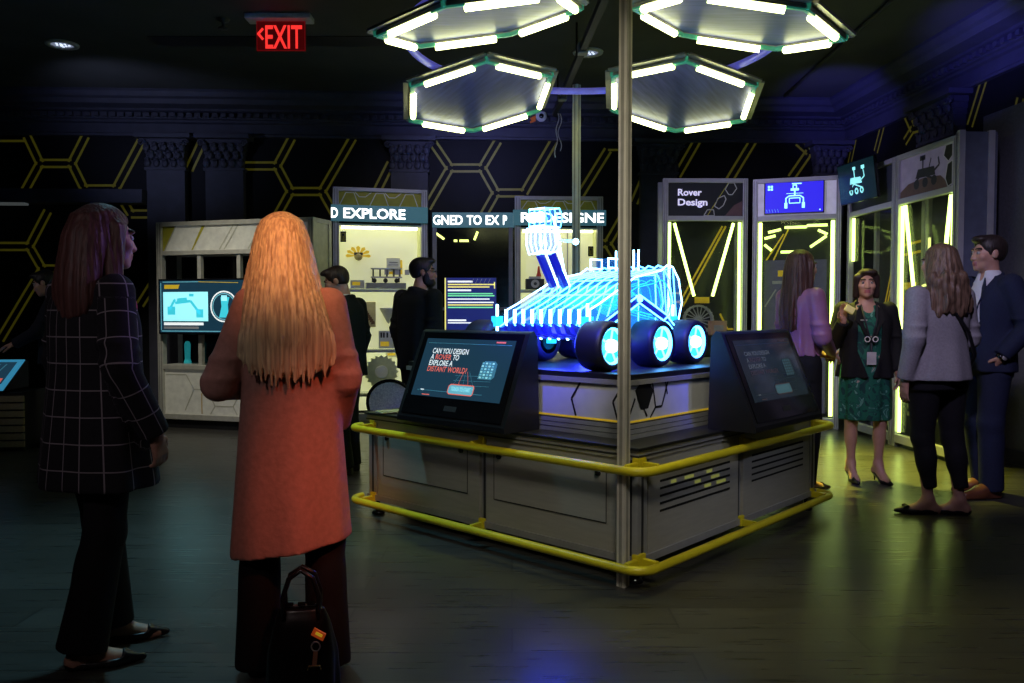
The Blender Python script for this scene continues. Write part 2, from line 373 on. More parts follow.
for k in range(2):                            # right front: two louvred panels
    u0 = .10 if k == 0 else S / 2 + .03; u1 = S / 2 - .03 if k == 0 else S - .10
    mb = MB(); PR.slab(mb, u0, u1, .135, .60, -.03, 0, SHEET)
    for i in range(7): PR.strip(mb, (u0 + .10, .325 + i * .037), (u1 - .10, .325 + i * .037), .012, M_slot, .002)
    if k == 0:
        for u, w, l in ((.20, 3, .05), (.33, 3, .09), (.43, 2, .06), (.60, 2, .09), (.55, 3, .06), (.66, 1, .10), (.53, 1, .07)):
            PR.strip(mb, (u0 + u, .343 + w * .037), (u0 + u + l, .343 + w * .037), .016, mat('yellow vent print', (.5, .5, .12), .5, emit=(.8, .85, .2), es=.15), .003)
    mb.build('side_panel', TB)
for fr in (Fr((S - .01, 0, 0), (0, 1, 0)), Fr((S, S - .01, 0), (-1, 0, 0))):
    mb = MB(); fr.slab(mb, .10, S - .10, .135, .60, -.03, 0, SHEET); mb.build('side_panel', TB)
mb = MB(); mb.box(0, S, 0, S, .60, .645, ALU_D); mb.box(-.004, S + .004, -.004, S + .004, .615, .622, DARK); mb.box(.0, S, .0, S, .10, .135, ALU_D)
mb.build('frame', TB)
mb = MB(); mb.box(-.012, S + .012, -.012, S + .012, .645, .66, BLACK); mb.build('tabletop', TB, bevel=.003)
# rails run round the near sides and end just behind the far corners
def rail(z, r):
    d = -.085; c = .10; pts = []
    def arc(cx, cy, a0, a1, n=8):
        return [(cx + c * math.cos(a0 + (a1 - a0) * k / n), cy + c * math.sin(a0 + (a1 - a0) * k / n), z) for k in range(n + 1)]
    e = S - d
    pts = [(.03, e, z)] + arc(d + c, e - c, PI / 2, PI) + arc(d + c, d + c, PI, 1.5 * PI) + arc(e - c, d + c, 1.5 * PI, 2 * PI) + [(e, .03 + c, z), (S - .02, .05 + c, z)]
    mb = MB(); mb.tube(pts, r, YEL, 12); return mb.build('bumper_rail', TB, True)
for z in (.562, .10):
    rl = rail(z, .022)
    for (x, y, ax) in ((.0, .010, 0), (.0, S * .5, 0), (.0, S - .06, 0), (.04, .0, 1), (S * .5, .0, 1), (S - .06, .0, 1)):
        mb = MB()
        if ax == 0: mb.box(-.085, .012, y - .012, y + .012, z - .008, z + .03, YEL); mb.box(-.006, .014, y - .022, y + .022, z - .01, z + .05, YEL)
        else: mb.box(x - .012, x + .012, -.085, .012, z - .008, z + .03, YEL); mb.box(x - .022, x + .022, -.006, .014, z - .01, z + .05, YEL)
        mb.build('rail_bracket', rl, bevel=.004)
# plinth under the rover
p0, p1 = .20, S - .20; ZP = .985
mb = MB()
for i in range(3): mb.box(p0 - .03 + .006 * i, p1 + .03 - .006 * i, p0 - .03 + .006 * i, p1 + .03 - .006 * i, .66 + i * .025, .68 + i * .025, ALU_D)
mb.box(p0 - .01, p1 + .01, p0 - .01, p1 + .01, .66, .735, DARK)
mb.build('plinth_skirt', TB)
mb = MB(); mb.box(p0, p1, p0, p1, .735, .93, mat('pale plinth panel', (.62, .62, .60), .5, var=.05)); pp = mb
for fr, sg in ((Fr((p0, p1, 0), (0, -1, 0)), 1), (Fr((p0, p0, 0), (1, 0, 0)), 0)):
    fr.rect(mb, 0, p1 - p0, .738, .748, YPRINT, .003)
    w = p1 - p0
    if sg == 0:
        for x in (.06, .34):
            fr.poly(mb, [(x, .90), (x + .04, .93), (x + .13, .93), (x + .17, .89), (x + .12, .80), (x + .05, .80)] if x < .2 else [(x + .01, .93), (x + .03, .86), (x + .02, .86), (x, .93)], INK, .003)
        for s_ in (((.0, .76), (.06, .86)), ((.17, .76), (.11, .84)), ((.17, .89), (.21, .93)), ((.22, .93), (.25, .80)), ((.25, .80), (.31, .80)), ((.31, .80), (.37, .93)), ((.25, .80), (.20, .75))): fr.strip(mb, *s_, .012, INK, .003)
    else:
        for x in (w - .03, w - .30):
            fr.path(mb, [(x, .93), (x - .06, .84), (x - .03, .75)], .012, INK, .003)
        fr.poly(mb, [(w - .05, .93), (w - .01, .93), (w - .01, .82), (w - .035, .85)], INK, .003)
mb.build('plinth_box', TB)
mb = MB(); mb.box(p0 - .02, p1 + .02, p0 - .02, p1 + .02, .93, .955, ALU); mb.build('plinth_trim', TB)
mb = MB(); mb.box(p0 - .01, p1 + .01, p0 - .01, p1 + .01, .955, ZP, BLACK); mb.build('plinth_top', TB, bevel=.004)
# poles at opposite corners
for (x, y, z1, w, lb) in ((-.037, .059, 3.16, .044, 'tall silver square pole standing at the near corner of the exhibit table'), (S + .045, S - .03, 3.16, .048, 'tall silver pole standing behind the rover at the far table corner')):
    P = TW(x, y)
    po = post(0, 0, 0.0, z1, w, mat('warm aluminium', (.62, .58, .50), .5, .0, var=.06), mat('pole groove', (.30, .28, .24), .5)).build('lamp_pole', loc=P, rot=(0, 0, A0)); tag(po, lb, 'pole', 'poles carrying the lamp ring')
# cables under the table
mb = MB()
for k in range(4):
    mb.tube([TW(.25 + .13 * math.sin(i * .8 + k), 1.75 - .07 * i + .05 * math.cos(i * 1.3 + k * 2), .012 + .012 * k) for i in range(9)], .011, GLOSSB, 6)
mb.tube([TW(.2 + .05 * math.sin(i), 1.6 - .1 * i, .012) for i in range(12)], .01, mat('grey cable', (.12, .12, .12), .5), 6)
tag(mb.build('power_cables', smooth=True), 'loose black cables lying on the floor under the exhibit table', 'cable')
# ------------------------------------------------------------ touch screen kiosks on the table
SCR = mat('navy screen', (.006, .012, .022), .15, emit=(.02, .07, .12), es=.55)
S_W = glow('screen white', (.85, .92, .95), .75); S_R = glow('screen red', (.9, .16, .12), .6); S_C = glow('screen cyan', (.16, .5, .62), .6)
S_C2 = glow('screen dark cyan', (.06, .24, .34), .45); S_D = glow('screen line', (.04, .12, .17), .6); S_B = glow('screen pale cyan', (.35, .75, .8), .75)
INK_C = (.02, .02, .025)
DIMS = (mat('dim screen', (.008, .010, .014), .08, emit=(.03, .05, .07), es=.25, spec=.8), glow('dim white', (.3, .35, .4), .2, INK_C), glow('dim red', (.2, .12, .12), .15, INK_C), glow('dim cyan', (.12, .3, .36), .28, INK_C), glow('dim line', (.05, .1, .13), .15, INK_C), glow('dim pale cyan', (.2, .4, .45), .25, INK_C))
KBLK = mat('satin black housing', (.011, .011, .014), .38, var=.1)
def kiosk(label, loc, rz, w, dark=False):
    global SCR, S_W, S_R, S_C, S_C2, S_B
    keep = (SCR, S_W, S_R, S_C, S_C2, S_B)
    if dark: SCR, S_W, S_R, S_C, S_C2, S_B = DIMS
    # local: x along the front, y depth away from the viewer
    t = thing('touch_kiosk', label, 'touch screen', loc, rz, 'touch screens on the exhibit table')
    mb = MB(); prof = [(0, .0), (0, .03), (.205, .525), (.235, .535), (.265, .50), (.28, .0)]
    mb.prism([(0, d, z) for d, z in prof], (w, 0, 0), KBLK); mb.build('housing', t, bevel=.006)
    sl = V(0, .205, .495).normalized()
    fr = Fr((0, 0, .03), (1, 0, 0), sl)
    H = math.hypot(.205, .495)
    mb = MB(); fr.slab(mb, .03, w - .03, .02, H - .01, .0, .006, GLOSSB); bz = mb.build('bezel', t, bevel=.002)
    a, b, c, d = .075, w - .075, .13, H - .05
    mb = MB(); fr.rect(mb, a, b, c, d, SCR, .008)
    W = b - a; Hh = d - c
    X = lambda u: a + u * W
    Z = lambda v: c + v * Hh
    k = 1
    fr.strip(mb, (X(.03), Z(.92)), (X(.97), Z(.92)), .003, S_C2, .009); fr.strip(mb, (X(.06), Z(.10)), (X(.8), Z(.10)), .003, S_C2, .009)
    fr.rect(mb, X(.80), X(.90), Z(.95), Z(.975), S_R, .009); fr.rect(mb, X(.13), X(.22), Z(.02), Z(.035), S_R, .009); fr.rect(mb, X(.10), X(.14), Z(.095), Z(.115), S_W, .009)
    for i in range(5): fr.strip(mb, (X(.45 + .06 * i), Z(.2)), (X(.52 + .02 * i), Z(.46)), .002, S_R if i % 2 else S_C2, .009)
    for i in range(3): fr.strip(mb, (X(.45), Z(.22 + .08 * i)), (X(.85), Z(.24 + .08 * i)), .002, S_C2, .009)
    sz = .032 if not dark else .024
    rows = (('CAN YOU DESIGN', S_W), ('A ROVER TO', S_W), ('EXPLORE A', S_W), ('DISTANT WORLD?', S_R))
    for i, (tx, m) in enumerate(rows):
        z = Z(.74 - .105 * i)
        if tx.startswith('A R'):
            fr.text(mb, 'A', X(.11), z, sz, S_W, .010, .02, .026); fr.text(mb, 'ROVER', X(.165), z, sz, S_R, .010, .02, .135); fr.text(mb, 'TO', X(.37), z, sz, S_W, .010, .02, .05)
        else: fr.text(mb, tx, X(.11), z, sz, m, .010, .02, (.30, 0, .20, .33)[i])
    pl = [(.42 + .02, .07), (.42 + .27, .07), (.70, .10), (.70, .20), (.69, .23), (.44, .23), (.42, .20), (.42, .10)]
    o_ = [(u - .0, v) for u, v in pl]
    fr.poly(mb, [(X(u), Z(v)) for u, v in pl], S_C, .010); fr.path(mb, [(X(u), Z(v)) for u, v in pl], .006, S_R, .011, True)
    fr.text(mb, 'TOUCH TO START', X(.56), Z(.125), .024, S_B, .012, .02, .15 * (w / .85), align='CENTER')
    if True:                                  # lit wheel picture
        wx, wz, ww, wh = .79, .50, .085, .15
        fr.poly(mb, [(X(wx - ww), Z(wz - wh)), (X(wx + ww * .7), Z(wz - wh)), (X(wx + ww), Z(wz - wh * .7)), (X(wx + ww), Z(wz + wh * .7)), (X(wx + ww * .7), Z(wz + wh)), (X(wx - ww * .6), Z(wz + wh)), (X(wx - ww * .9), Z(wz + wh * .6))], S_C2, .010)
        for i in range(6):
            for j in range(4): fr.rect(mb, X(wx - ww * .85 + ww * .42 * j), X(wx - ww * .6 + ww * .42 * j), Z(wz - wh * .9 + wh * .31 * i), Z(wz - wh * .72 + wh * .31 * i), S_C if (i + j) % 2 else S_B, .011)
    mb.build('screen', bz)
    mb = MB(); fr.rect(mb, w / 2 - .05, w / 2 + .05, .055, .085, DARK, .0075); mb.build('sensor_strip', bz)
    SCR, S_W, S_R, S_C, S_C2, S_B = keep
    return t
# left one faces local -x of the table: its own x runs along -y of the table
kiosk('black slanted touch screen on the left table edge asking about a rover', TW(-.125, 1.62, .6615), A0 - PI / 2, .87)
kiosk('black slanted touch screen with a dim reflecting display on the right table edge', TW(.79, -.20, .6615), A0, .85, True)
# ------------------------------------------------------------ the rover
ACR = mat('edge lit acrylic', (.02, .05, .10), .1, alpha=.10, emit=(.02, .22, .85), es=1.9)
EDGE = glow('lit cyan edge', (.09, .50, 1.), 7.0); EDGE2 = glow('lit white edge', (.34, .74, 1.), 8.0); AQUA = glow('lit aqua core', (.02, .50, .80), 1.7)
NAVY = mat('blue lit black bar', (.008, .010, .05), .3, emit=(.01, .015, .7), es=.6)
TYRE = mat('black tyre', (.010, .010, .02), .5)
RV_ = thing('rover_model', 'glowing blue edge-lit rover model with six black wheels on the plinth', 'rover', TW(0, 0, ZP), A0)
def wheel(x, y, out, nm='wheel'):
    ax = V(0, out, 0); c = V(x, y, .135); w = .085
    mb = MB(); prof = [(.085, -w), (.118, -w), (.130, -w + .012), (.1345, -w + .03), (.1345, w - .03), (.130, w - .012), (.120, w), (.100, w - .002), (.098, w - .03), (.06, -w)]
    mb.lathe(prof, TYRE, c, ax, 36); tyre = mb.build(nm, RV_, True)
    mb = MB(); mb.lathe([(.0, w - .035), (.097, w - .035)], AQUA, c, ax, 32); mb.build('wheel_disc', tyre)
    mb = MB()
    mb.lathe([(.088, w - .024), (.098, w - .012), (.098, w - .004), (.088, w - .012)], EDGE, c, ax, 36)
    mb.lathe([(.0, w + .008), (.030, w + .008), (.036, w - .008), (.036, w - .03)], EDGE2, c, ax, 24)
    x_ = ax.orthogonal().normalized(); y_ = ax.cross(x_)
    for k in range(5):
        a = k * PI / 2.5; d = x_ * math.cos(a) + y_ * math.sin(a); mb.bar(c + ax * (w - .022) + d * .034, c + ax * (w - .018) + d * .09, .008, .008, EDGE)
    mb.build('hub', tyre)
WX = (.315, .80, 1.18); YN, YF = .455, 1.31
for x in WX:
    wheel(x, YN, -1); wheel(x, YF, 1)
# profile plates standing side by side across the body
zz = lambda v: v - ZP
prof = [(.31, zz(1.225)), (.31, zz(1.31)), (.40, zz(1.345)), (.66, zz(1.46)), (.74, zz(1.50)), (1.02, zz(1.55)), (1.09, zz(1.585)), (1.15, zz(1.575)), (1.22, zz(1.50)), (1.26, zz(1.36)), (1.20, zz(1.20)), (.52, zz(1.17))]
ys = [.53 + .068 * k for k in range(10)]
def plate(y, e=EDGE):
    mb = MB(); t = .008
    mb.prism([(x, y - t / 2, z) for x, z in prof], (0, t, 0), ACR)
    n = len(prof)
    mb.tube([(x, y, z) for x, z in prof], .0048, e, 6, closed=True)
    ins = [(.80 + (x - .80) * .72, .36 + (z - .36) * .62) for x, z in prof]
    mb.tube([(x, y, z) for x, z in ins[2:-1]], .004, AQUA, 5, closed=True)
    for a, b in ((3, 11), (7, 10)): mb.tube([(prof[a][0], y, prof[a][1]), (prof[b][0], y, prof[b][1])], .0045, EDGE, 5)
    return mb
for k, y in enumerate(ys):
    pl = plate(y, EDGE2 if k in (0, 9) else EDGE).build('profile_plate', RV_)
    mb = MB(); mb.box(.304, .316, y - .007, y + .007, zz(1.235), zz(1.315), EDGE2); mb.prism([(.31, y - .02, zz(1.235)), (.50, y - .02, zz(1.175)), (.50, y - .02, zz(1.14)), (.34, y - .02, zz(1.18))], (0, .032, 0), NAVY)
    mb.build('front_fin', pl)
mb = MB(); mb.box(.45, 1.18, .54, 1.14, zz(1.21), zz(1.25), ACR); mb.box(.40, 1.2, .56, 1.12, zz(1.17), zz(1.185), NAVY)
for i in range(9): mb.ell((.49, .55 + .068 * i, zz(1.145)), .010, EDGE2, 8)
mb.build('chassis', RV_)
# cross plates
for x, z0, z1 in ((.60, 1.2, 1.40), (.78, 1.2, 1.49), (.96, 1.2, 1.52), (1.12, 1.2, 1.56)):
    mb = MB(); mb.box(x - .004, x + .004, .53, 1.142, zz(z0), zz(z1), ACR); mb.tube([(x, .53, zz(z0)), (x, .53, zz(z1)), (x, 1.142, zz(z1)), (x, 1.142, zz(z0))], .005, EDGE, 5, closed=True); mb.build('cross_plate', RV_)
mb = MB(); mb.ell((.85, .83, zz(1.36)), (.26, .22, .10), AQUA, 20); mb.build('light_core', RV_, True)
# rocker arms
for y, o in ((.50, -1), (1.18, 1)):
    mb = MB()
    for a, b, m, w in (((WX[0], 1.19), (.72, 1.375), NAVY, .04), ((.72, 1.375), (1.02, 1.255), NAVY, .04), ((1.02, 1.255), (WX[1], 1.14), NAVY, .03), ((1.02, 1.255), (WX[2], 1.14), NAVY, .03)):
        mb.bar((a[0], y, zz(a[1])), (b[0], y, zz(b[1])), .03, w, m)
        for s in (-1, 1): mb.tube([(a[0], y + o * .018, zz(a[1]) + s * w * .6), (b[0], y + o * .018, zz(b[1]) + s * w * .6)], .005, EDGE, 5)
    for x in WX: mb.box(x - .02, x + .02, min(y, y + o * .05), max(y, y + o * .05), zz(1.10), zz(1.17), AQUA)
    mb.lathe([(0, .03), (.018, .03), (.022, 0)], EDGE, (.72, y, zz(1.375)), (0, o, 0), 16)
    mb.build('rocker_arm', RV_)
for x in (WX[0], WX[2]):
    for y in (YF - .09, YN + .09):
        mb = MB(); mb.box(x - .03, x + .03, y - .02, y + .02, .23, .29, AQUA); mb.tube([(x, y, .20), (x, y, .36)], .008, EDGE2, 8); mb.build('steering_post', RV_)
# mast with camera head
mb = MB()
for y in (.90, .99):
    mb.bar((.56, y, zz(1.45)), (.47, y + .03, zz(1.64)), .035, .035, NAVY)
    mb.tube([(.585, y - .02, zz(1.45)), (.495, y + .01, zz(1.66))], .005, EDGE2, 5)
mb.tube([(.62, .94, zz(1.47)), (.54, .93, zz(1.70)), (.50, .94, zz(1.86))], .008, EDGE2, 6)
ms = mb.build('mast', RV_)
mb = MB()
for y in (.92, .955, .99, 1.025, 1.06):
    pr = [(.42, 1.64), (.395, 1.70), (.40, 1.79), (.52, 1.80), (.54, 1.70), (.51, 1.655)]
    mb.prism([(x, y - .003, zz(z)) for x, z in pr], (0, .006, 0), ACR); mb.tube([(x, y, zz(z)) for x, z in pr], .0042, EDGE2, 6, closed=True)
mb.build('mast_joint', ms)
mb = MB()
for y in (.92, .96, 1.0, 1.04):
    pr = [(.40, 1.80), (.40, 1.90), (.53, 1.91), (.56, 1.86), (.54, 1.80)]
    mb.prism([(x, y - .003, zz(z)) for x, z in pr], (0, .006, 0), ACR); mb.tube([(x, y, zz(z)) for x, z in pr], .0042, EDGE, 6, closed=True)
for x, z in ((.40, 1.80), (.40, 1.90), (.53, 1.91), (.54, 1.80)): mb.tube([(x, .92, zz(z)), (x, 1.04, zz(z))], .0042, EDGE2, 6)
for y in (.95, 1.01): mb.lathe([(0, .02), (.028, .02), (.032, 0)], EDGE2, (.40, y, zz(1.85)), (-1, 0, 0), 14)
mb.build('camera_head', ms)
mb = MB(); mb.bar((.50, .90, zz(1.72)), (.56, .82, zz(1.71)), .012, .012, EDGE); mb.ell((.56, .82, zz(1.71)), .02, EDGE2, 8); mb.build('sensor_arm', ms)
# posts on the back deck
for x, y in ((1.10, .90), (1.10, .765)):
    mb = MB()
    for d in (-.018, .018): mb.tube([(x, y + d, zz(1.56)), (x, y + d, zz(1.69))], .006, EDGE2, 6)
    mb.box(x - .003, x + .003, y - .018, y + .018, zz(1.56), zz(1.67), ACR)
    mb.build('antenna_post', RV_)
mb = MB(); mb.box(1.02, 1.14, .92, 1.06, zz(1.58), zz(1.64), ACR)
for y in (.92, 1.06): mb.tube([(1.02, y, zz(1.58)), (1.02, y, zz(1.64)), (1.14, y, zz(1.64)), (1.14, y, zz(1.58))], .006, EDGE2, 6, closed=True)
mb.build('power_unit', RV_)
# ------------------------------------------------------------ the lamp ring and hexagon lamps
HC = V(.51, 5.28, 0); RR = 1.18
mb = MB(); mb.tube([(RR * math.cos(k * PI / 32), RR * math.sin(k * PI / 32), 0) for k in range(64)], -0.026 * -1, mat('lilac emissive ring', (.22, .20, .75), .35, .1, emit=(.2, .2, 1.), es=.22), 10, closed=True)  # lilac base colour with weak blue emission
rg = mb.build('lamp_ring', smooth=True, loc=(HC.x, HC.y, 3.02)); tag(rg, 'round lilac tube ring joining the poles and holding the hexagon lamps', 'lamp ring')
GREEN = mat('green lit bracket', (.10, .45, .28), .4, emit=(.05, .6, .4), es=.15)
HPAN = mat('brushed lamp panel', (.11, .115, .34), .42, .3, var=.35, scale=3, stretch=(1, 9, 1), bump=.15)
HFR = mat('lamp frame aluminium', (.42, .40, .38), .4, .7)
def hexlamp(label, ang, rad=1.235, z=2.905):
    d = V(math.cos(ang), math.sin(ang), 0); c = HC + d * rad + V(0, 0, z)
    t = thing('hexagon_lamp', label, 'lamp', c, ang, 'hexagon lamps on the ring')
    t.rotation_euler = (0, math.radians(13), ang)      # outer edge hangs lower
    R = .61; vx = [V(R * math.cos(PI / 6 + k * PI / 3), R * math.sin(PI / 6 + k * PI / 3), 0) for k in range(6)]
    mb = MB(); mb.prism([v * .97 + V(0, 0, .02) for v in vx], (0, 0, .006), HPAN); mb.build('panel', t)
    mb = MB()
    for k in range(6):
        a, b = vx[k], vx[(k + 1) % 6]; n = ((a + b) / 2).normalized()
        mb.bar(a + V(0, 0, .03), b + V(0, 0, .03), .014, .075, HFR, n)
        mb.bar(a * .96 + V(0, 0, .008), b * .96 + V(0, 0, .008), .03, .02, HFR, (0, 0, 1))
    mb.build('frame', t)
    for k in range(6):
        a, b = vx[k] * .94, vx[(k + 1) % 6] * .94; m_ = (a + b) / 2; l = (b - a) * .335
        mb = MB(); mb.tube([m_ - l + V(0, 0, -.016), m_ + l + V(0, 0, -.016)], .021, TUBE, 10); mb.build('light_tube_or_reflection', t, True)
        mb = MB()
        for q in (vx[k - 1], vx[(k + 1) % 6]):
            e = (q - vx[k]).normalized(); mb.bar(vx[k] * .955, vx[k] * .955 + e * .10, .028, .022, GREEN, (0, 0, 1))
        mb.cbox(vx[k] * .975 + V(0, 0, .02), (.02, .02, .05), GREEN); mb.build('corner_bracket', t)
    mb = MB(); mb.tube([(0, -.25, .06), (0, .25, .06)], .015, ALU, 8); mb.tube([(.0, 0, .06), (.05, 0, .12)], .015, ALU, 8); mb.build('mounting_bar', t)
for deg, lb in ((128, 'hexagon lamp facing down at the far left of the ring beside the back pole'), (52, 'hexagon lamp facing down at the far right of the ring behind the near pole'),
                (223, 'large hexagon lamp nearest on the left, cut by the top edge'), (-39, 'large hexagon lamp nearest on the right, cut by the top edge')):
    hexlamp(lb, math.radians(deg), *((1.235, 2.905) if 0 < deg < 180 else ((.93, 2.92) if deg > 0 else (.97, 2.92))))
# ------------------------------------------------------------ display booths on the right
BACKP = mat('dark booth graphic', (.030, .032, .034), .3, var=.3, scale=3)
BLUEG = mat('violet info panel', (.10, .095, .17), .5, emit=(.2, .18, .4), es=.10)
PALE = mat('pale lit panel', (.55, .53, .62), .5, emit=(.75, .7, 1.), es=.22)
SCRB = glow('bright blue screen', (.025, .015, .85), 1.0, (.01, .01, .04)); SCRD = mat('dark teal screen', (.01, .03, .035), .2, emit=(.02, .09, .11), es=.08)
ICON = glow('icon cyan', (.35, .9, 1.), 1.4); ORANGE = mat('orange poster', (.65, .22, .08), .5, emit=(.9, .25, .06), es=.25)
GREYP = mat('grey print', (.30, .30, .32), .5, emit=(.5, .5, .55), es=.10)
def rover_icon(fr, mb, u, w, k, m, side=False, o=.006):
    P = lambda a, b: (u + a * k, w + b * k)
    if not side:
        for a in (-.42, .30): fr.rect(mb, *(P(a, 0)[0], P(a + .12, 0)[0], P(0, -.02)[1], P(0, .22)[1]), m, o)
        fr.path(mb, [P(-.36, .15), P(-.36, .42), P(-.22, .52), P(.22, .52), P(.36, .42), P(.36, .15)], .05 * k, m, o)
        fr.path(mb, [P(-.22, .20), P(.22, .20), P(.22, .42), P(-.22, .42)], .035 * k, m, o, True)
        fr.strip(mb, P(0, .5), P(0, .78), .06 * k, m, o); fr.rect(mb, P(-.17, 0)[0], P(.17, 0)[0], P(0, .74)[1], P(0, .84)[1], m, o)
        fr.path(mb, [P(-.07, .84), P(-.07, .98), P(.07, .98), P(.07, .84)], .04 * k, m, o); fr.strip(mb, P(-.35, .62), P(.35, .62), .02 * k, m, o)
    else:
        for a in (-.38, 0, .36): fr.disc(mb, P(a, .05), .13 * k, m, o, .06 * k, 14)
        fr.path(mb, [P(-.38, .16), P(-.15, .34), P(.36, .16)], .05 * k, m, o); fr.poly(mb, [P(-.42, .36), P(.42, .32), P(.36, .56), P(-.34, .60)], m, o)
        fr.strip(mb, P(-.05, .55), P(-.05, .95), .06 * k, m, o); fr.rect(mb, P(-.14, 0)[0], P(.06, 0)[0], P(0, .88)[1], P(0, 1.0)[1], m, o); fr.path(mb, [P(.40, .45), P(.62, .55), P(.56, .95)], .05 * k, m, o); fr.rect(mb, P(.45, 0)[0], P(.68, 0)[0], P(0, .85)[1], P(0, .98)[1], m, o)
def booth(label, P, Q, group='lit exhibit booths on the right'):
    P = V(*P, 0); Q = V(*Q, 0); t = thing('display_booth', label, 'display booth', P, math.atan2(Q.y - P.y, Q.x - P.x), group)
    return t, Fr((0, 0, 0), (1, 0, 0)), (Q - P).length
TOP, HB, HT = 2.80, 2.38, 2.75
def booth_frame(t, fr, W, depth=.36):
    mb = MB()
    for a in (0, W - .055):
        fr.slab(mb, a, a + .055, 0, TOP, -.06, 0, LILAC); fr.slab(mb, a, a + .055, 0, TOP, -depth, -depth + .06, LILAC)
        for s in (.014, .038): fr.strip(mb, (a + s, .02), (a + s, TOP - .02), .004, DARK, .001)
    for a, b in ((TOP - .05, TOP), (HB - .055, HB), (.04, .12)): fr.slab(mb, .055, W - .055, a, b, -.06, 0, LILAC)
    mb.build('frame', t, bevel=.004)
    mb = MB(); fr.slab(mb, .0, W, .04, TOP - .01, -depth, -depth + .02, BACKP); bp = mb.build('back_panel', t); return bp, -depth + .022
def glass(t, fr, W):
    mb = MB(); fr.slab(mb, .055, W - .055, .12, HB - .055, -.052, -.046, GLASS); mb.build('glass_pane', t)
def tubes(t, fr, segs, r=.017, o=-.03, m=None):
    for a, b in segs:
        mb = MB(); mb.tube([fr.p(a[0], a[1], o), fr.p(b[0], b[1], o)], r, m or NEON, 8); mb.build('light_tube_or_reflection', t, True)
# first booth: ROVER DESIGN header
t, fr, W = booth('booth with dark header reading Rover Design and a V of lime tubes', (1.70, 9.25), (2.655, 9.27))
bp, o = booth_frame(t, fr, W); glass(t, fr, W)
mb = MB(); fr.slab(mb, .055, W - .055, HB, HT, -.05, -.02, mat('dark header print', (.014, .014, .02), .5)); hd = mb.build('header_panel', t)
mb = MB(); LV = glow('pale lilac letters', (.66, .62, .9), .75)
fr.text(mb, 'Rover', .165, 2.61, .072, LV, -.016, .04, .27); fr.text(mb, 'Design', .165, 2.50, .072, LV, -.016, .04, .335)
mb.build('lettering', hd)
mb = MB()
for q in (((.80, 2.75), (.74, 2.75), (.70, 2.68), (.74, 2.62), (.78, 2.62), (.83, 2.69)), ((.69, 2.61), (.62, 2.58), (.58, 2.49), (.63, 2.46), (.68, 2.50), (.71, 2.57)), ((.57, 2.45), (.50, 2.45), (.46, 2.385), (.58, 2.385))):
    fr.path(mb, q, .01, GREYP, -.017, True)
fr.strip(mb, (.735, 2.75), (.50, 2.385), .008, LIME, -.017)
fr.poly(mb, [(.70, 2.385), (.895, 2.385), (.895, 2.55), (.80, 2.50)], mat('dusty red print', (.12, .06, .07), .6), -.018); mb.build('header_print', hd)
tubes(t, fr, (((.075, .14), (.075, 2.31)), ((W - .085, .14), (W - .085, 2.31)), ((.13, 2.30), (.36, 1.48)), ((W - .155, 2.30), (.57, 1.48))))
mb = MB()
for a, b in (((.80, 2.30), (.30, 1.36)), ((.76, 2.30), (.26, 1.40)), ((.06, 1.52), (.28, 1.52)), ((.06, 1.42), (.30, 1.42)), ((.14, 2.3), (.06, 2.05)), ((.74, 1.28), (.83, 1.10)), ((.83, 1.10), (.93, 1.10)), ((.74, 1.05), (.82, .86))): fr.strip(mb, a, b, .022, YPRINT, o + .004)
fr.rect(mb, .38, .55, 1.40, 1.47, YPRINT, o + .25); mb.build('graphic', bp)
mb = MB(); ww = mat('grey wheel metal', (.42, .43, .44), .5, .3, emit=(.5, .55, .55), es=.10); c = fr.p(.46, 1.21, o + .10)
mb.lathe([(.155, -.05), (.17, -.05), (.175, 0), (.17, .05), (.155, .05), (.15, 0), (.155, -.05)], ww, c, fr.N, 36)
for k in range(18):
    a = k * PI / 9; mb.bar(c + fr.U * .03 * math.cos(a) + fr.W * .03 * math.sin(a), c + fr.U * .16 * math.cos(a + .25) + fr.W * .16 * math.sin(a + .25), .012, .012, ww)
for k in range(24):
    a = k * PI / 12; mb.bar(c + (fr.U * math.cos(a) + fr.W * math.sin(a)) * .168 - fr.N * .05, c + (fr.U * math.cos(a) + fr.W * math.sin(a)) * .168 + fr.N * .05, .014, .012, ww)
mb.lathe([(0, .03), (.035, .03), (.04, -.03)], ww, c, fr.N, 16); R_ = t.matrix_basis
tag(mb.build('spare_wheel', loc=t.location, rot=t.rotation_euler), 'grey spoked rover wheel shown behind glass in the Rover Design booth', 'wheel')
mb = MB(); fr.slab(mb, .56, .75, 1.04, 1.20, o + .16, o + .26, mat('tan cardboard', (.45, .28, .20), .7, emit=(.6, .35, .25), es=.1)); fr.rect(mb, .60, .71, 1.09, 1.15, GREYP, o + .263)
tag(mb.build('sample_box', loc=t.location, rot=t.rotation_euler), 'small tan sample box beside the spoked wheel in the booth', 'box')
mb = MB(); fr.slab(mb, .06, W - .06, .98, 1.03, o, -.06, DARK); mb.build('shelf', t)
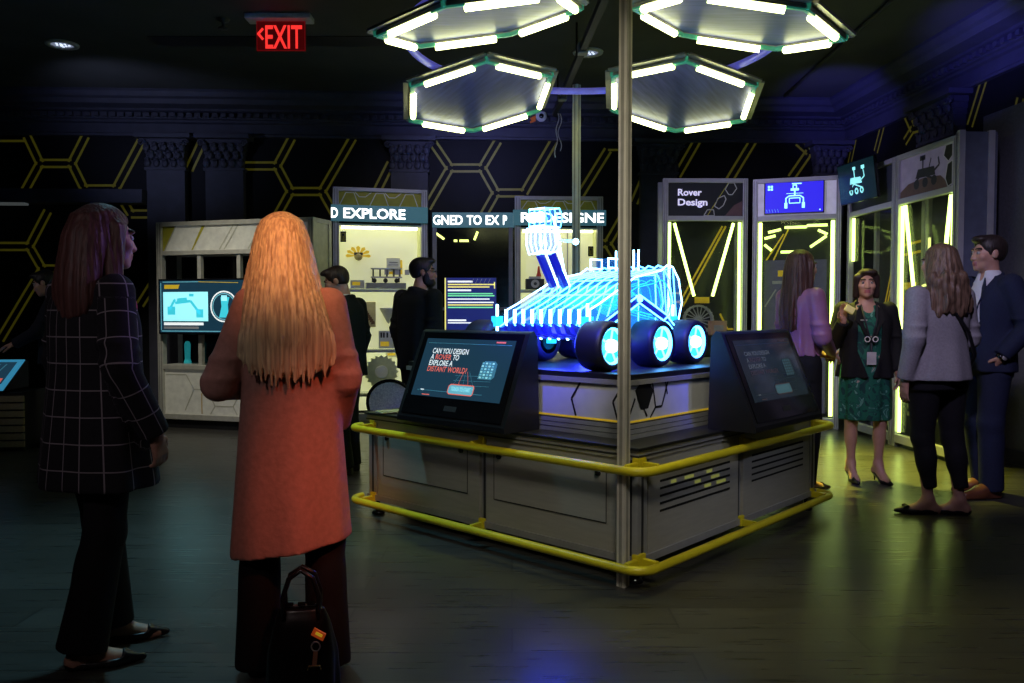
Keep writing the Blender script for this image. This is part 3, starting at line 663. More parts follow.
# second booth: blue screen header
t, fr, W = booth('booth under the bright blue header screen, before the woman in purple', (2.73, 9.35), (3.61, 9.03))
bp, o = booth_frame(t, fr, W); glass(t, fr, W)
mb = MB(); fr.slab(mb, .055, W - .055, HB, HT, -.05, -.02, PALE); mb.build('header_panel', t)
tv = thing('header_screen', 'bright blue screen showing the front view of a cyan rover', 'screen', t.location, t.rotation_euler.z)
mb = MB(); fr.slab(mb, .125, .76, 2.395, 2.747, -.018, .03, GLOSSB); mb.build('bezel', tv, bevel=.004)
mb = MB(); fr.rect(mb, .137, .748, 2.407, 2.743, SCRB, .032); rover_icon(fr, mb, .45, 2.46, .255, ICON, o=.035)
for i in range(2):
    for j in range(2): fr.rect(mb, .165 + .03 * i, .188 + .03 * i, 2.69 - .03 * j, 2.713 - .03 * j, ICON, .035)
fr.strip(mb, (.42, 2.725), (.52, 2.725), .012, ICON, .035); fr.disc(mb, (.715, 2.43), .008, ICON, .035, n=10)
for i in range(5): fr.strip(mb, (.16 + .03 * i, 2.415), (.15 + .03 * i, 2.45), .004, S_C, .035)
mb.build('picture', tv)
tubes(t, fr, (((.085, .14), (.085, 2.31)), ((W - .085, .14), (W - .085, 2.31))), .02)
for a, b in (((.16, 2.22), (.30, 2.25)), ((.34, 2.27), (.58, 2.27)), ((.30, 1.99), (.56, 1.99)), ((.62, 2.04), (.79, 2.16)), ((.12, 2.15), (.24, 2.18)), ((.12, 2.08), (.20, 2.01)), ((.70, 2.23), (.80, 2.18)), ((.58, 2.285), (.80, 2.285))):
    tubes(t, fr, ((a, b),), .015, -.25)  # glowing segments imitate the hexagon lamps reflected in the booth glass
mb = MB(); fr.rect(mb, .12, .80, .14, 1.90, BLUEG, o + .05); fr.rect(mb, .27, .52, 1.71, 1.78, YPRINT, o + .06); fr.rect(mb, .21, .48, 1.625, 1.66, GREYP, o + .06)
for a, b in (((.14, 1.90), (.33, 2.2)), ((.22, 1.90), (.38, 2.25)), ((.13, 1.36), (.25, 1.56)), ((.13, 1.0), (.22, .80)), ((.55, .72), (.74, 1.05)), ((.60, .70), (.78, 1.0))): fr.strip(mb, a, b, .016, YPRINT if a[1] > 1.8 or a[0] > .5 else GREYP, o + .06)
for i in range(14): fr.strip(mb, (.24, 1.36 - .022 * i), (.24 + .09 * (.7 + .3 * math.sin(i * 2)), 1.36 - .022 * i), .008, GREYP, o + .06)
fr.disc(mb, (.27, 1.0), .075, GREYP, o + .06, .062, 20)
for k in range(3): fr.strip(mb, (.27 + .07 * math.cos(k), 1.0 + .07 * math.sin(k)), (.27 - .07 * math.cos(k), 1.0 - .07 * math.sin(k)), .006, GREYP, o + .06)
mb.build('info_panel', bp)
tubes(t, fr, (((.68, 1.02), (.72, .88)), ((.72, .88), (.76, 1.0))), .01, o + .09, glow('lit blue tube', (.15, .35, 1.), 3.))
# third booth: tilted screen
t, fr, W = booth('booth with an orange poster behind the woman in the green dress', (3.66, 9.0), (3.70, 7.98))
bp, o = booth_frame(t, fr, W); glass(t, fr, W)
mb = MB(); fr.slab(mb, .055, W - .055, HB, HT, -.05, -.03, mat('navy header', (.03, .035, .06), .6)); mb.build('header_panel', t)
tv = thing('header_screen', 'dark tilted screen showing a pale teal rover from the side', 'screen', t.location, t.rotation_euler.z)
f2 = Fr(fr.p(.20, 2.43, .16), (fr.U * .97 - fr.N * .10), (fr.W + fr.N * .12))
mb = MB(); f2.slab(mb, 0, .68, 0, .42, -.03, .0, GLOSSB); mb.build('bezel', tv, bevel=.004)
mb = MB(); f2.rect(mb, .01, .67, .01, .41, SCRD, .002); rover_icon(f2, mb, .33, .10, .26, glow('icon teal', (.3, .85, .85), .9), True, .005); mb.build('picture', tv)
mb = MB(); mb.bar(fr.p(.42, 2.6, -.012), fr.p(.42, 2.6, .16), .08, .08, DARK); mb.build('wall_bracket', tv)
tubes(t, fr, (((.10, 1.85), (.10, 2.31)), ((W - .075, .14), (W - .075, 2.31)), ((.085, .14), (.085, 1.2))))
mb = MB()
for a, b in (((.62, 2.30), (.50, 1.98)), ((.50, 1.98), (.92, 2.0)), ((.55, 2.30), (.45, 1.94)), ((.45, 1.94), (.50, 1.88)), ((.50, 1.88), (.92, 1.9)), ((.40, 1.75), (.10, .98)), ((.33, 1.72), (.08, 1.05))): fr.strip(mb, a, b, .026, YPRINT, o + .004)
fr.poly(mb, [(.46, .70), (.90, .70), (.90, 1.46), (.56, 1.46)], ORANGE, o + .01); fr.rect(mb, .55, .85, 1.53, 1.60, YPRINT, o + .01)
for i in range(5): fr.rect(mb, .5 + .07 * i, .54 + .07 * i, .78 + .05 * math.sin(i * 2), .95 + .1 * math.sin(i * 2), GREYP, o + .012)
fr.path(mb, [(.50, 1.0), (.58, 1.22), (.66, 1.10), (.74, 1.3), (.85, 1.2)], .02, CREAM, o + .013); mb.build('graphic', bp)
# fourth booth: photo header
t, fr, W = booth('booth with a dusky rover photo header behind the grey blazer woman', (3.70, 7.96), (3.76, 6.98))
bp, o = booth_frame(t, fr, W); glass(t, fr, W)
SKYP = mat('dusk photo sky', (.23, .20, .30), .5, emit=(.4, .34, .55), es=.10); GND = mat('dusk photo ground', (.14, .075, .07), .6)
mb = MB(); fr.slab(mb, .055, W - .055, HB, HT, -.05, -.02, SKYP); hp = mb.build('header_panel', t)
mb = MB(); q = -.017
fr.poly(mb, [(.06, 2.385), (.88, 2.385), (.72, 2.50), (.45, 2.52), (.20, 2.50), (.06, 2.44)], GND, q)
SIL = mat('rover silhouette', (.02, .018, .03), .6)
for a in (.34, .48, .62): fr.disc(mb, (a, 2.475), .045, SIL, q + .002, 0, 14)
fr.poly(mb, [(.32, 2.53), (.64, 2.52), (.62, 2.60), (.36, 2.61)], SIL, q + .002); fr.path(mb, [(.33, 2.50), (.42, 2.56), (.62, 2.49)], .02, SIL, q + .003)
fr.strip(mb, (.44, 2.6), (.44, 2.70), .02, SIL, q + .002); fr.rect(mb, .39, .48, 2.68, 2.725, SIL, q + .002); fr.path(mb, [(.62, 2.56), (.70, 2.60), (.68, 2.67)], .02, SIL, q + .002); fr.strip(mb, (.54, 2.6), (.57, 2.68), .014, SIL, q + .002)
for qd in (((.80, 2.745), (.90, 2.745), (.90, 2.64), (.84, 2.60), (.77, 2.66)), ((.83, 2.58), (.90, 2.60), (.90, 2.40), (.84, 2.385), (.80, 2.46))): fr.poly(mb, qd, INK, q + .004); fr.path(mb, qd, .008, GREYP, q + .006, True)
mb.build('photo_print', hp)
tubes(t, fr, (((.085, .14), (.085, 2.31)), ((W - .085, .14), (W - .085, 2.31)), ((.13, 2.31), (.46, .75)), ((W - .12, 2.31), (.60, .55))))
tubes(t, fr, (((.28, 1.85), (.52, 1.1)), ((.22, 1.2), (.22, 2.0)), ((.12, 1.55), (.60, 1.62))), .012, -.22, HOT)
mb = MB()
for a, b in (((.50, 2.3), (.30, 1.2)), ((.56, 2.3), (.36, 1.2)), ((.3, 1.85), (.9, 1.85)), ((.3, 1.6), (.9, 1.62))): fr.strip(mb, a, b, .018, YPRINT, o + .004)
mb.build('graphic', bp)
for i in range(4): mb = MB(); fr.slab(mb, .06, W - .06, .30 + i * .075, .335 + i * .075, -.34, -.12, mat('slatted ledge', (.20, .19, .12), .6)); mb.build('ledge_slat', t)
e0 = fr.p(W, 0, 0); mb = MB()
fe = Fr((W + .001, 0, 0), (0, 1, 0)); fe.slab(mb, 0, .34, 0, TOP + .02, -.02, .02, mat('blue grey end panel', (.10, .11, .17), .5)); fe.slab(mb, .0, .05, 0, TOP + .03, 0, .035, LILAC); fe.slab(mb, .26, .31, 0, TOP + .03, 0, .035, LILAC); mb.build('end_panel', t)
# ------------------------------------------------------------ lit cases and the ticker in the middle
TEAL = mat('ticker face', (.02, .05, .065), .35, emit=(.06, .22, .30), es=.40)
LITB = mat('lit case back', (.75, .76, .66), .6, emit=(.95, .95, .50), es=.36, var=.03)
SIDEL = mat('lit case side', (.55, .56, .35), .6, emit=(.75, .8, .2), es=.35)
CASEL = glow('case strip light', (1., 1., .62), 5.)
def case(label, P, Q, top, flip=False):
    P = V(*P, 0); Q = V(*Q, 0); t = thing('display_case', label, 'display case', P, math.atan2(Q.y - P.y, Q.x - P.x)); fr = Fr((0, 0, 0), (1, 0, 0)); W = (Q - P).length
    mb = MB()
    for a in (0, W - .07):
        fr.slab(mb, a, a + .07, 0, top, -.07, 0, LILAC)
        for s in (.02, .05): fr.strip(mb, (a + s, .02), (a + s, top - .02), .005, DARK, .001)
    fr.slab(mb, .07, W - .07, top - .045, top, -.07, 0, LILAC); fr.slab(mb, 0.07, W - .07, .05, .13, -.07, 0, LILAC); mb.build('frame', t, bevel=.004)
    mb = MB(); fr.slab(mb, .07, W - .07, 2.52, top - .045, -.05, -.03, LIME); hp = mb.build('header_panel', t)
    mb = MB(); x = .08; h0, h1 = 2.522, top - .047; k = 0
    while x < W - .26:
        pts = [(x, h1), (x + .05, (h0 + h1) / 2 + .02), (x + .12, (h0 + h1) / 2 + .02), (x + .19, h1)] if k % 2 else [(x, h0), (x + .07, h1 - .01), (x + .16, h1 - .01), (x + .21, h0)]
        fr.path(mb, pts, .010, CREAM, -.028); x += .17; k += 1
    mb.build('header_print', hp)
    mb = MB(); fr.slab(mb, .07, W - .07, .13, 2.30, -.34, -.32, LITB); mb.build('back_panel', t)
    for a in (.06, W - .075): mb = MB(); fr.slab(mb, a, a + .015, .13, 2.30, -.32, -.07, SIDEL); mb.build('side_wall', t)
    mb = MB(); fr.slab(mb, .07, W - .07, 2.29, 2.31, -.32, -.03, WHITE); mb.tube([fr.p(.1, 2.275, -.14), fr.p(W - .1, 2.275, -.14)], .014, CASEL, 8); mb.build('ceiling_strip', t)
    for z in (1.56, .86, .35):
        mb = MB(); fr.slab(mb, .075, W - .075, z, z + .012, -.32, -.05, mat('glass shelf', (.35, .45, .40), .08, alpha=.5)); fr.slab(mb, .075, W - .075, z - .03, z, -.075, -.05, ALU)
        mb.tube([fr.p(.1, z - .018, -.14), fr.p(W - .1, z - .018, -.14)], .008, CASEL, 6); mb.build('shelf', t)
    return t, fr, W
def ticker(label, P, Q, words, z0=2.33, z1=2.51):
    P = V(*P, 0); Q = V(*Q, 0); t = thing('ticker_sign', label, 'sign', P, math.atan2(Q.y - P.y, Q.x - P.x)); fr = Fr((0, 0, 0), (1, 0, 0)); W = (Q - P).length
    mb = MB(); fr.slab(mb, 0, W, z0, z1, -.05, .0, TEAL); tf = mb.build('display_face', t)
    mb = MB()
    for tx, u, wd in words: fr.text(mb, tx, u, z0 + .035, z1 - z0 - .07, TXT, .004, .035, wd)
    mb.build('lettering', tf)
A1, B1 = (-2.03, 9.33), (-.985, 9.60); A2, B2 = (.035, 9.80), (1.09, 9.86); A3, B3 = (-.97, 10.02), (.03, 10.03)
c1, f1, W1 = case('tall lit display case under the words D EXPLORE', A1, B1, 2.72)
c2, f2_, W2 = case('tall lit display case right of the dark glass panel, behind the rover', A2, B2, 2.68)
ticker('ticker sign reading D EXPLORE across the left lit case', (A1[0] - .005, A1[1] - .06), (B1[0] + .01, B1[1] - .06), (('D', .0, .075), ('EXPLORE', .135, .70)))
ticker('ticker sign reading GNED TO EX above the dark glass panel', A3, B3, (('GNED', .01, .36), ('TO', .42, .18), ('EX', .65, .165), ('P', .86, .05)))
ticker('ticker sign reading RE DESIGNE across the case behind the rover', (A2[0] - .02, A2[1] - .06), (B2[0] + .03, B2[1] - .06), (('RE', .09, .22), ('DESIGNE', .35, .73)))
def exhibit(fr, t, name, label, cat, fn, group=None, smooth=False):
    mb = MB(); fn(mb, fr); o_ = mb.build(name, smooth=smooth, loc=t.location, rot=t.rotation_euler); tag(o_, label, cat, group); return o_
def it_petal(mb, fr):
    for k in range(7):
        a = PI * k / 6; fr.poly(mb, [(.30, 1.96), (.30 + .13 * math.cos(a - .2), 1.96 + .10 * math.sin(a - .2)), (.30 + .15 * math.cos(a), 1.96 + .12 * math.sin(a)), (.30 + .13 * math.cos(a + .2), 1.96 + .10 * math.sin(a + .2))], YPRINT, -.27)
    mb.ell(fr.p(.30, 1.95, -.24), (.05, .04, .05), mat('bronze part', (.45, .36, .18), .4, .3), 10); mb.cbox(fr.p(.30, 1.98, -.23), (.10, .03, .03), DARK); mb.bar(fr.p(.30, 1.95, -.318), fr.p(.30, 1.95, -.25), .02, .02, ALU)
exhibit(f1, c1, 'mounted_sample', 'yellow fan shaped sample mounted high in the left lit case', 'exhibit', it_petal)
def it_brk(mb, fr):
    for x in (.60, .72, .84): mb.box(x, x + .05, .18, .24, 1.74, 1.80, GREYP)
    fr.slab(mb, .56, .92, 1.80, 1.815, -.25, -.14, WHITE); fr.slab(mb, .56, .92, 1.70, 1.715, -.25, -.14, GREYP)
    for x in (.58, .66, .74, .82, .89): fr.slab(mb, x, x + .012, 1.71, 1.80, -.25, -.15, DARK)
    for x in (.60, .73, .86): mb.ell(fr.p(x, 1.67, -.2), .028, DARK, 10)
    fr.slab(mb, .57, .585, 1.65, 1.70, -.22, -.18, DARK); fr.slab(mb, .88, .895, 1.65, 1.70, -.22, -.18, DARK)
W1s = .62
exhibit(Fr(f1.p(-.12, 0, 0), f1.U), c1, 'wheeled_part', 'dark wheeled machine part standing on the plinth in the left case', 'exhibit', it_brk)
exhibit(f1, c1, 'exhibit_plinth', 'low grey plinth on the upper glass shelf of the left case', 'plinth', lambda mb, fr: fr.slab(mb, .38, .84, 1.573, 1.64, -.28, -.10, mat('grey plinth', (.35, .35, .33), .5)))
exhibit(f1, c1, 'label_card', 'white card with a yellow bar beside the grey plinth, left case', 'card', lambda mb, fr: (fr.slab(mb, .20, .36, 1.573, 1.67, -.14, -.13, WHITE), fr.rect(mb, .22, .31, 1.61, 1.65, YPRINT, -.127)))
exhibit(f1, c1, 'framed_card', 'white framed card with yellow corner high on the left case back', 'card', lambda mb, fr: (fr.slab(mb, .66, .82, 1.75, 1.92, -.315, -.29, YPRINT), fr.slab(mb, .63, .79, 1.78, 1.94, -.29, -.26, WHITE), fr.rect(mb, .65, .77, 1.84, 1.87, GREYP, -.257), fr.rect(mb, .66, .76, 1.885, 1.892, INK, -.257)))
def etag(mb, fr):
    fr.slab(mb, .085, .15, 2.10, 2.22, -.06, -.05, INK); fr.path(mb, [(.10, 2.12), (.135, 2.12), (.135, 2.20), (.10, 2.20)], .007, LIME, -.047, True); fr.strip(mb, (.117, 2.12), (.117, 2.17), .008, LIME, -.047)
exhibit(f1, c1, 'case_tag', 'small black tag in the upper left corner of the left case', 'tag', etag)
exhibit(f2_, c2, 'case_tag', 'small black tag at the right edge of the case behind the rover', 'tag', lambda mb, fr: etag(mb, Fr(fr.p(.80, -.13, 0), fr.U)))
def it_pic(mb, fr):
    fr.slab(mb, .30, .50, 1.12, 1.42, -.30, -.28, mat('tan picture', (.5, .42, .25), .6))
    BR = mat('brown picture ink', (.12, .05, .02), .6)
    for i in range(14): fr.poly(mb, [(.33 + .15 * ((i * 37) % 10) / 10 + a * .022, 1.15 + .24 * ((i * 53) % 10) / 10 + b * .022) for a, b in ((-1, -1), (1, -.6), (.8, 1), (-.7, .8))], BR, -.277 + .0005 * i)
exhibit(f1, c1, 'sample_picture', 'small brown and tan picture on the middle back of the left case', 'picture', it_pic)
def it_cone(mb, fr): mb.lathe([(.0, -.17), (.02, -.15), (.10, .0), (.105, .012), (.09, .02), (.0, .02)], mat('white cone', (.7, .7, .68), .4), fr.p(.64, 1.33, -.18), (0, 0, 1), 24); mb.bar(fr.p(.64, 1.25, -.32), fr.p(.64, 1.25, -.2), .02, .02, ALU)
exhibit(f1, c1, 'white_cone', 'white funnel shaped part in the middle of the left lit case', 'exhibit', it_cone, smooth=True)
exhibit(f1, c1, 'label_card', 'white card with black bars and yellow label on the middle shelf, left case', 'card', lambda mb, fr: (fr.slab(mb, .52, .70, .875, 1.08, -.14, -.13, WHITE), [fr.rect(mb, a, a + .02, 1.0, 1.06, INK, -.127) for a in (.54, .57, .61, .66)], fr.rect(mb, .54, .64, .90, .955, YPRINT, -.127)))
def it_gear(mb, fr):
    c = fr.p(.55, .60, -.18)
    n = 20; pts = [(.17 if k % 2 else .20) for k in range(2 * n)]
    mb.prism([c + (fr.U * math.cos(k * PI / n) + fr.W * math.sin(k * PI / n)) * pts[k] for k in range(2 * n)], fr.N * .07, mat('pale gear', (.62, .64, .42), .5)); mb.lathe([(0, .09), (.07, .09), (.08, .06)], WHITE, c, fr.N, 18)
    fr.slab(mb, .45, .65, .3635, .42, -.22, -.08, WHITE)
exhibit(f1, c1, 'large_gear', 'large pale toothed wheel low in the left lit case', 'exhibit', it_gear)
exhibit(f1, c1, 'label_card', 'small yellow lined card just under the middle shelf, left case', 'card', lambda mb, fr: (fr.slab(mb, .62, .78, .76, .83, -.315, -.30, CREAM), fr.rect(mb, .64, .73, .78, .81, YPRINT, -.297)))
exhibit(f2_, c2, 'dark_machine', 'dark machine part on the shelf of the case behind the rover mast', 'exhibit', lambda mb, fr: (fr.slab(mb, .14, .36, 1.575, 1.70, -.24, -.10, DARK), mb.lathe([(.02, .03), (.05, .03), (.05, 0)], GREYP, fr.p(.25, 1.64, -.10), fr.N, 14), fr.slab(mb, .18, .32, 1.70, 1.73, -.22, -.12, GREYP)))
exhibit(f2_, c2, 'red_part', 'small red part standing above the dark machine in the case behind the rover', 'exhibit', lambda mb, fr: mb.lathe([(0, 0), (.035, 0), (.02, .05), (.012, .12), (0, .13)], mat('red plastic', (.6, .05, .04), .4), fr.p(.30, 1.731, -.17), (0, 0, 1), 12))
mb_ = lambda mb, fr: (fr.slab(mb, .56, .575, .13, 2.29, -.315, -.29, GREYP),)
mb = MB(); f2_.slab(mb, .66, .675, .14, 2.28, -.318, -.29, GREYP); mb.build('panel_seam', c2)
# dark glass panel between the cases, with a hanging screen
dg_ = thing('glass_panel', 'dark glass panel between the two lit cases under the ticker', 'display panel', (A3[0], A3[1] + .02, 0)); fr = Fr((0, 0, 0), (1, 0, 0)); W = 1.0
mb = MB(); fr.slab(mb, 0, W, .05, 2.33, -.05, -.03, GLOSSB); mb.build('dark_glass', dg_)
mb = MB()
for a in (.0, .93): fr.slab(mb, a, a + .05, 0, 2.33, -.03, .0, mat('blue grey post', (.14, .14, .24), .5))
fr.slab(mb, .05, .95, 1.32, 1.36, -.03, .0, mat('blue grey post', (.14, .14, .24), .5)); fr.slab(mb, .05, .95, .05, .12, -.03, .0, LILAC); mb.build('frame', dg_)
tubes(dg_, fr, (((.03, 2.27), (.14, 2.19)), ((.26, 2.17), (.30, 2.17)), ((.33, 2.17), (.44, 2.17)), ((.51, 2.18), (.55, 2.28))), .014, -.015, HOT)  # reflections of the hexagon lamps in the dark glass, modelled as lit segments
tv = thing('data_screen', 'navy screen listing lines of coloured text behind the bearded man', 'screen', (A3[0] + .17, A3[1] - .16, 0)); fr = Fr((0, 0, 0), (1, 0, 0))
NAVYS = mat('navy data screen', (.01, .012, .06), .3, emit=(.02, .03, .25), es=.55)
mb = MB(); fr.slab(mb, 0, .62, 1.05, 1.72, -.03, .0, GLOSSB); mb.build('bezel', tv, bevel=.004); mb = MB(); fr.slab(mb, .25, .37, 1.3, 1.5, -.14, -.03, DARK); mb.build('wall_mount', tv)
mb = MB(); fr.rect(mb, .01, .61, 1.06, 1.71, NAVYS, .002); SW = glow('data white', (.9, .95, 1.), 1.0); SY = glow('data yellow', (.95, .85, .2), .9); SG = glow('data green', (.2, .9, .4), .8)
for i, (z, m, l) in enumerate(((1.665, SW, .30), (1.63, SY, .56), (1.60, SY, .50), (1.56, SW, .28), (1.52, SG, .54), (1.495, SG, .56), (1.455, SW, .50), (1.415, SW, .55), (1.385, SY, .54), (1.355, SG, .54), (1.20, SW, .22), (1.17, SW, .52))):
    fr.strip(mb, (.03, z), (.03 + l, z), .014 if l > .4 else .02, m, .004)
fr.strip(mb, (.0, 1.06), (.0, 1.71), .014, SY, .005); fr.strip(mb, (.59, 1.58), (.59, 1.66), .012, SY, .004)
for k in range(5): fr.strip(mb, (.30 + .05 * k, 1.62), (.34 + .05 * k, 1.70), .006, GREYP, .006)
mb.build('picture', tv)
# ------------------------------------------------------------ screen wall on the left
P = V(-3.98, 9.2, 0); Q = V(-2.09, 8.66, 0)
t = thing('screen_wall', 'white framed display wall with open middle bays and pale hexagon panels', 'display wall', P, math.atan2(Q.y - P.y, Q.x - P.x)); fr = Fr((0, 0, 0), (1, 0, 0)); W = (Q - P).length
FRM = mat('pale frame', (.50, .49, .44), .5, .2); PNL = mat('cream panel', (.62, .61, .55), .55, emit=(.9, .88, .75), es=.045)
mb = MB()
for a in (0, W - .07):
    fr.slab(mb, a, a + .07, .10, 2.30, -.07, 0, FRM); fr.slab(mb, a, a + .07, .10, 2.30, -.40, -.34, FRM)
    for s in (.02, .05): fr.strip(mb, (a + s, .12), (a + s, 2.28), .005, DARK, .001)
for a, b in ((2.25, 2.30), (1.93, 1.98), (.66, .71), (.10, .16)): fr.slab(mb, .07, W - .07, a, b, -.07, 0, FRM); fr.slab(mb, .07, W - .07, a, b, -.40, -.34, FRM)
for z in (.10, 2.25): fr.slab(mb, 0, .07, z, z + .05, -.34, -.07, FRM); fr.slab(mb, W - .07, W, z, z + .05, -.34, -.07, FRM)
mb.build('frame', t, bevel=.004)
mb = MB(); fr.slab(mb, .07, W - .07, 1.98, 2.25, -.05, -.03, PNL); q = -.027; LL = mat('pale grey line', (.45, .44, .36), .6)
for pg in (((.07, 1.98), (.07, 2.25), (.24, 2.25), (.15, 2.10), (.10, 1.985)),): fr.poly(mb, pg, LIME, q)
fr.poly(mb, [(.44, 1.985), (.46, 1.985), (.62, 2.25), (.58, 2.25)], LIME, q)
for s_ in (((.24, 2.25), (.15, 2.09)), ((.15, 2.09), (.09, 1.985)), ((.80, 1.985), (.98, 2.25)), ((.86, 1.985), (1.04, 2.25)), ((1.25, 2.12), (1.4, 2.12)), ((1.25, 2.12), (1.16, 1.985)), ((1.4, 2.12), (1.5, 2.25))): fr.strip(mb, *s_, .014, LL, q + .001)
mb.build('header_panel', t)
mb = MB(); fr.slab(mb, .07, W - .07, .16, .66, -.05, -.03, PNL)
for pts in (((.08, .60), (.35, .60), (.45, .44), (.33, .20)), ((.45, .44), (.62, .44), (.75, .62)), ((.62, .44), (.72, .26), (.66, .17)), ((.72, .26), (.95, .26), (1.15, .62)), ((.95, .26), (1.0, .17)), ((1.3, .6), (1.4, .42), (1.7, .42))): fr.path(mb, pts, .012, LL, q)
fr.strip(mb, (.55, .40), (.55, .17), .012, mat('orange line', (.5, .3, .06), .6), q); mb.build('lower_panel', t)
for u in (.52, 1.02, 1.46): mb = MB(); fr.slab(mb, u, u + .045, .71, 1.93, -.07, -.02, FRM); mb.build('mullion', t)
mb = MB(); fr.slab(mb, .07, W - .07, .71, 1.93, -.36, -.34, GLOSSB); mb.build('back_glass', t)
mb = MB(); fr.slab(mb, .03, W - .03, .0, .10, -.38, -.04, BLACK); mb.build('plinth', t)
mb = MB(); fs = Fr(fr.p(W, 0, 0), -fr.N, (0, 0, 1)); fs.slab(mb, .07, .34, .16, 2.25, -.03, -.01, FRM); mb.build('end_panel', t)
tv = thing('wall_screen', 'wide lit screen with a pale cyan picture mounted across the open bays', 'screen', P, t.rotation_euler.z)
mb = MB(); fr.slab(mb, .08, 1.20, 1.055, 1.665, .02, .07, GLOSSB); mb.build('bezel', tv, bevel=.005); mb = MB(); fr.slab(mb, .50, .80, 1.25, 1.45, -.07, .02, DARK); mb.build('wall_mount', tv)
mb = MB(); SN = mat('screen navy face', (.01, .02, .03), .2, emit=(.01, .05, .09), es=.6); SP = glow('screen pale picture', (.30, .80, .88), .95); ST = glow('screen teal shape', (.04, .50, .62), .9)
q = .072; fr.rect(mb, .10, 1.18, 1.075, 1.645, SN, q); fr.rect(mb, .145, .72, 1.20, 1.52, SP, q + .002)
for a, b in (((.22, 1.32), (.30, 1.44)), ((.30, 1.40), (.50, 1.42)), ((.50, 1.42), (.62, 1.28))): fr.strip(mb, a, b, .03, ST, q + .003)
fr.rect(mb, .20, .30, 1.27, 1.36, ST, q + .003); fr.rect(mb, .57, .66, 1.24, 1.33, ST, q + .003); fr.poly(mb, [(.32, 1.41), (.46, 1.42), (.45, 1.46), (.33, 1.45)], ST, q + .004); fr.rect(mb, .48, .54, 1.47, 1.50, ST, q + .003)
fr.poly(mb, [(.16, 1.555), (.34, 1.555), (.36, 1.60), (.16, 1.60)], YPRINT, q + .002); fr.strip(mb, (.14, 1.63), (.60, 1.63), .006, S_C, q + .002); fr.strip(mb, (.60, 1.63), (1.1, 1.615), .006, YPRINT, q + .002)
fr.rect(mb, .15, .66, 1.155, 1.185, S_W, q + .002); fr.rect(mb, .15, .60, 1.115, 1.14, GREYP, q + .002); fr.strip(mb, (.12, 1.09), (1.1, 1.09), .008, S_C, q + .002); fr.strip(mb, (.115, 1.1), (.115, 1.62), .006, S_C, q + .002)
fr.disc(mb, (.92, 1.36), .17, S_W, q + .002, .155, 32); fr.disc(mb, (.92, 1.36), .145, S_C, q + .002, .135, 32); fr.poly(mb, [(.86, 1.24), (.98, 1.24), (.97, 1.38), (.99, 1.46), (.88, 1.46), (.89, 1.36)], ST, q + .003); fr.rect(mb, .89, .96, 1.42, 1.48, SP, q + .004)
mb.build('picture', tv)
mb = MB(); mb.lathe([(0, 0), (.04, 0), (.042, .02), (.03, .05), (.034, .22), (.02, .25), (0, .255)], mat('teal bottle', (.03, .35, .4), .3, emit=(.03, .5, .55), es=.25), fr.p(.24, .715, -.2), (0, 0, 1), 14)
tag(mb.build('teal_vase', smooth=True, loc=P, rot=t.rotation_euler), 'small teal vessel in the lower left bay below the lit screen', 'vessel')
mb = MB(); fr.slab(mb, .07, W - .07, .695, .714, -.34, -.07, FRM); mb.build('bay_floor', t)
# kiosk at the far left edge
t = thing('slatted_kiosk', 'wooden slatted kiosk at the left edge under a tilted screen', 'kiosk', (-4.85, 7.6, 0), .12); t.scale = (1, 1, .83)
SLAT = mat('dim wood slat', (.36, .28, .17), .6, var=.25, stretch=(2, 2, 20))
mb = MB(); mb.box(-.9, .28, 0, .5, .0, .66, BLACK); mb.build('cabinet', t)
for i in range(7): mb = MB(); mb.box(-.92, .30, -.03, -.005, .05 + i * .085, .115 + i * .085, SLAT); mb.build('slat', t)
mb = MB(); mb.prism([(-.9, -.02, .68), (-.9, .5, .68), (-.9, .5, .98), (-.9, .44, 1.0)], (1.02, 0, 0), BLACK); mb.build('screen_housing', t)
fr = Fr((-.9, -.02, .685), (1, 0, 0), (0, .46, .315)); mb = MB(); fr.slab(mb, .0, 1.02, .0, .55, .0, .012, mat('cyan lit edge', (.05, .2, .3), .3, emit=(.05, .35, .6), es=.55)); fr.rect(mb, .05, .97, .10, .50, SCR, .014)
for k in range(5): fr.strip(mb, (.55 + .07 * k, .12), (.65 + .06 * k, .46), .012, S_C2, .016)
fr.rect(mb, .84, .95, .12, .2, S_R, .016); mb.build('screen', t)
# chair behind the table, brochure on the table
t = thing('mesh_chair', 'chair with round grey mesh back behind the left touch screen', 'chair', (-.92, 6.2, 0), math.radians(165))
mb = MB(); n = 20; ot = [(.19 * math.cos(a), .0, .61 + .17 * math.sin(a)) for a in [PI * k / n * 1.3 - .15 * PI for k in range(n + 1)]]
mb.tube(ot, .014, GLOSSB, 8, closed=True); bk = mb.build('back_frame', t, True)
mb = MB(); mb.add([(x * .97, .004, z) for x, y, z in ot], [tuple(range(len(ot)))], mat('grey chair mesh', (.85, .85, .95), .7, scale=90, var=.3)); mb.build('back_mesh', bk)
mb = MB(); mb.box(-.2, .2, -.40, .02, .38, .42, DARK); mb.build('seat', t, bevel=.015)
for x in (-.17, .17):
    for y in (-.36, -.02): mb = MB(); mb.tube([(x, y, .38), (x * 1.0, y, 0)], .012, GLOSSB, 8); mb.build('leg', t)
    mb = MB(); mb.tube([(x, 0, .39), (x * .9, .01, .55)], .012, GLOSSB, 8); mb.build('back_post', t)
mb = MB(); p = TW(.07, 1.93, .668); mb.cbox(p, (.15, .14, .006), mat('cream brochure', (.6, .5, .36), .6), Matrix.Rotation(.5, 3, 'Z')); mb.cbox(p + V(0, 0, .004), (.12, .09, .004), mat('tan print', (.5, .38, .25), .6), Matrix.Rotation(.5, 3, 'Z'))
tag(mb.build('brochure'), 'cream printed brochure lying on the left corner of the table', 'brochure')
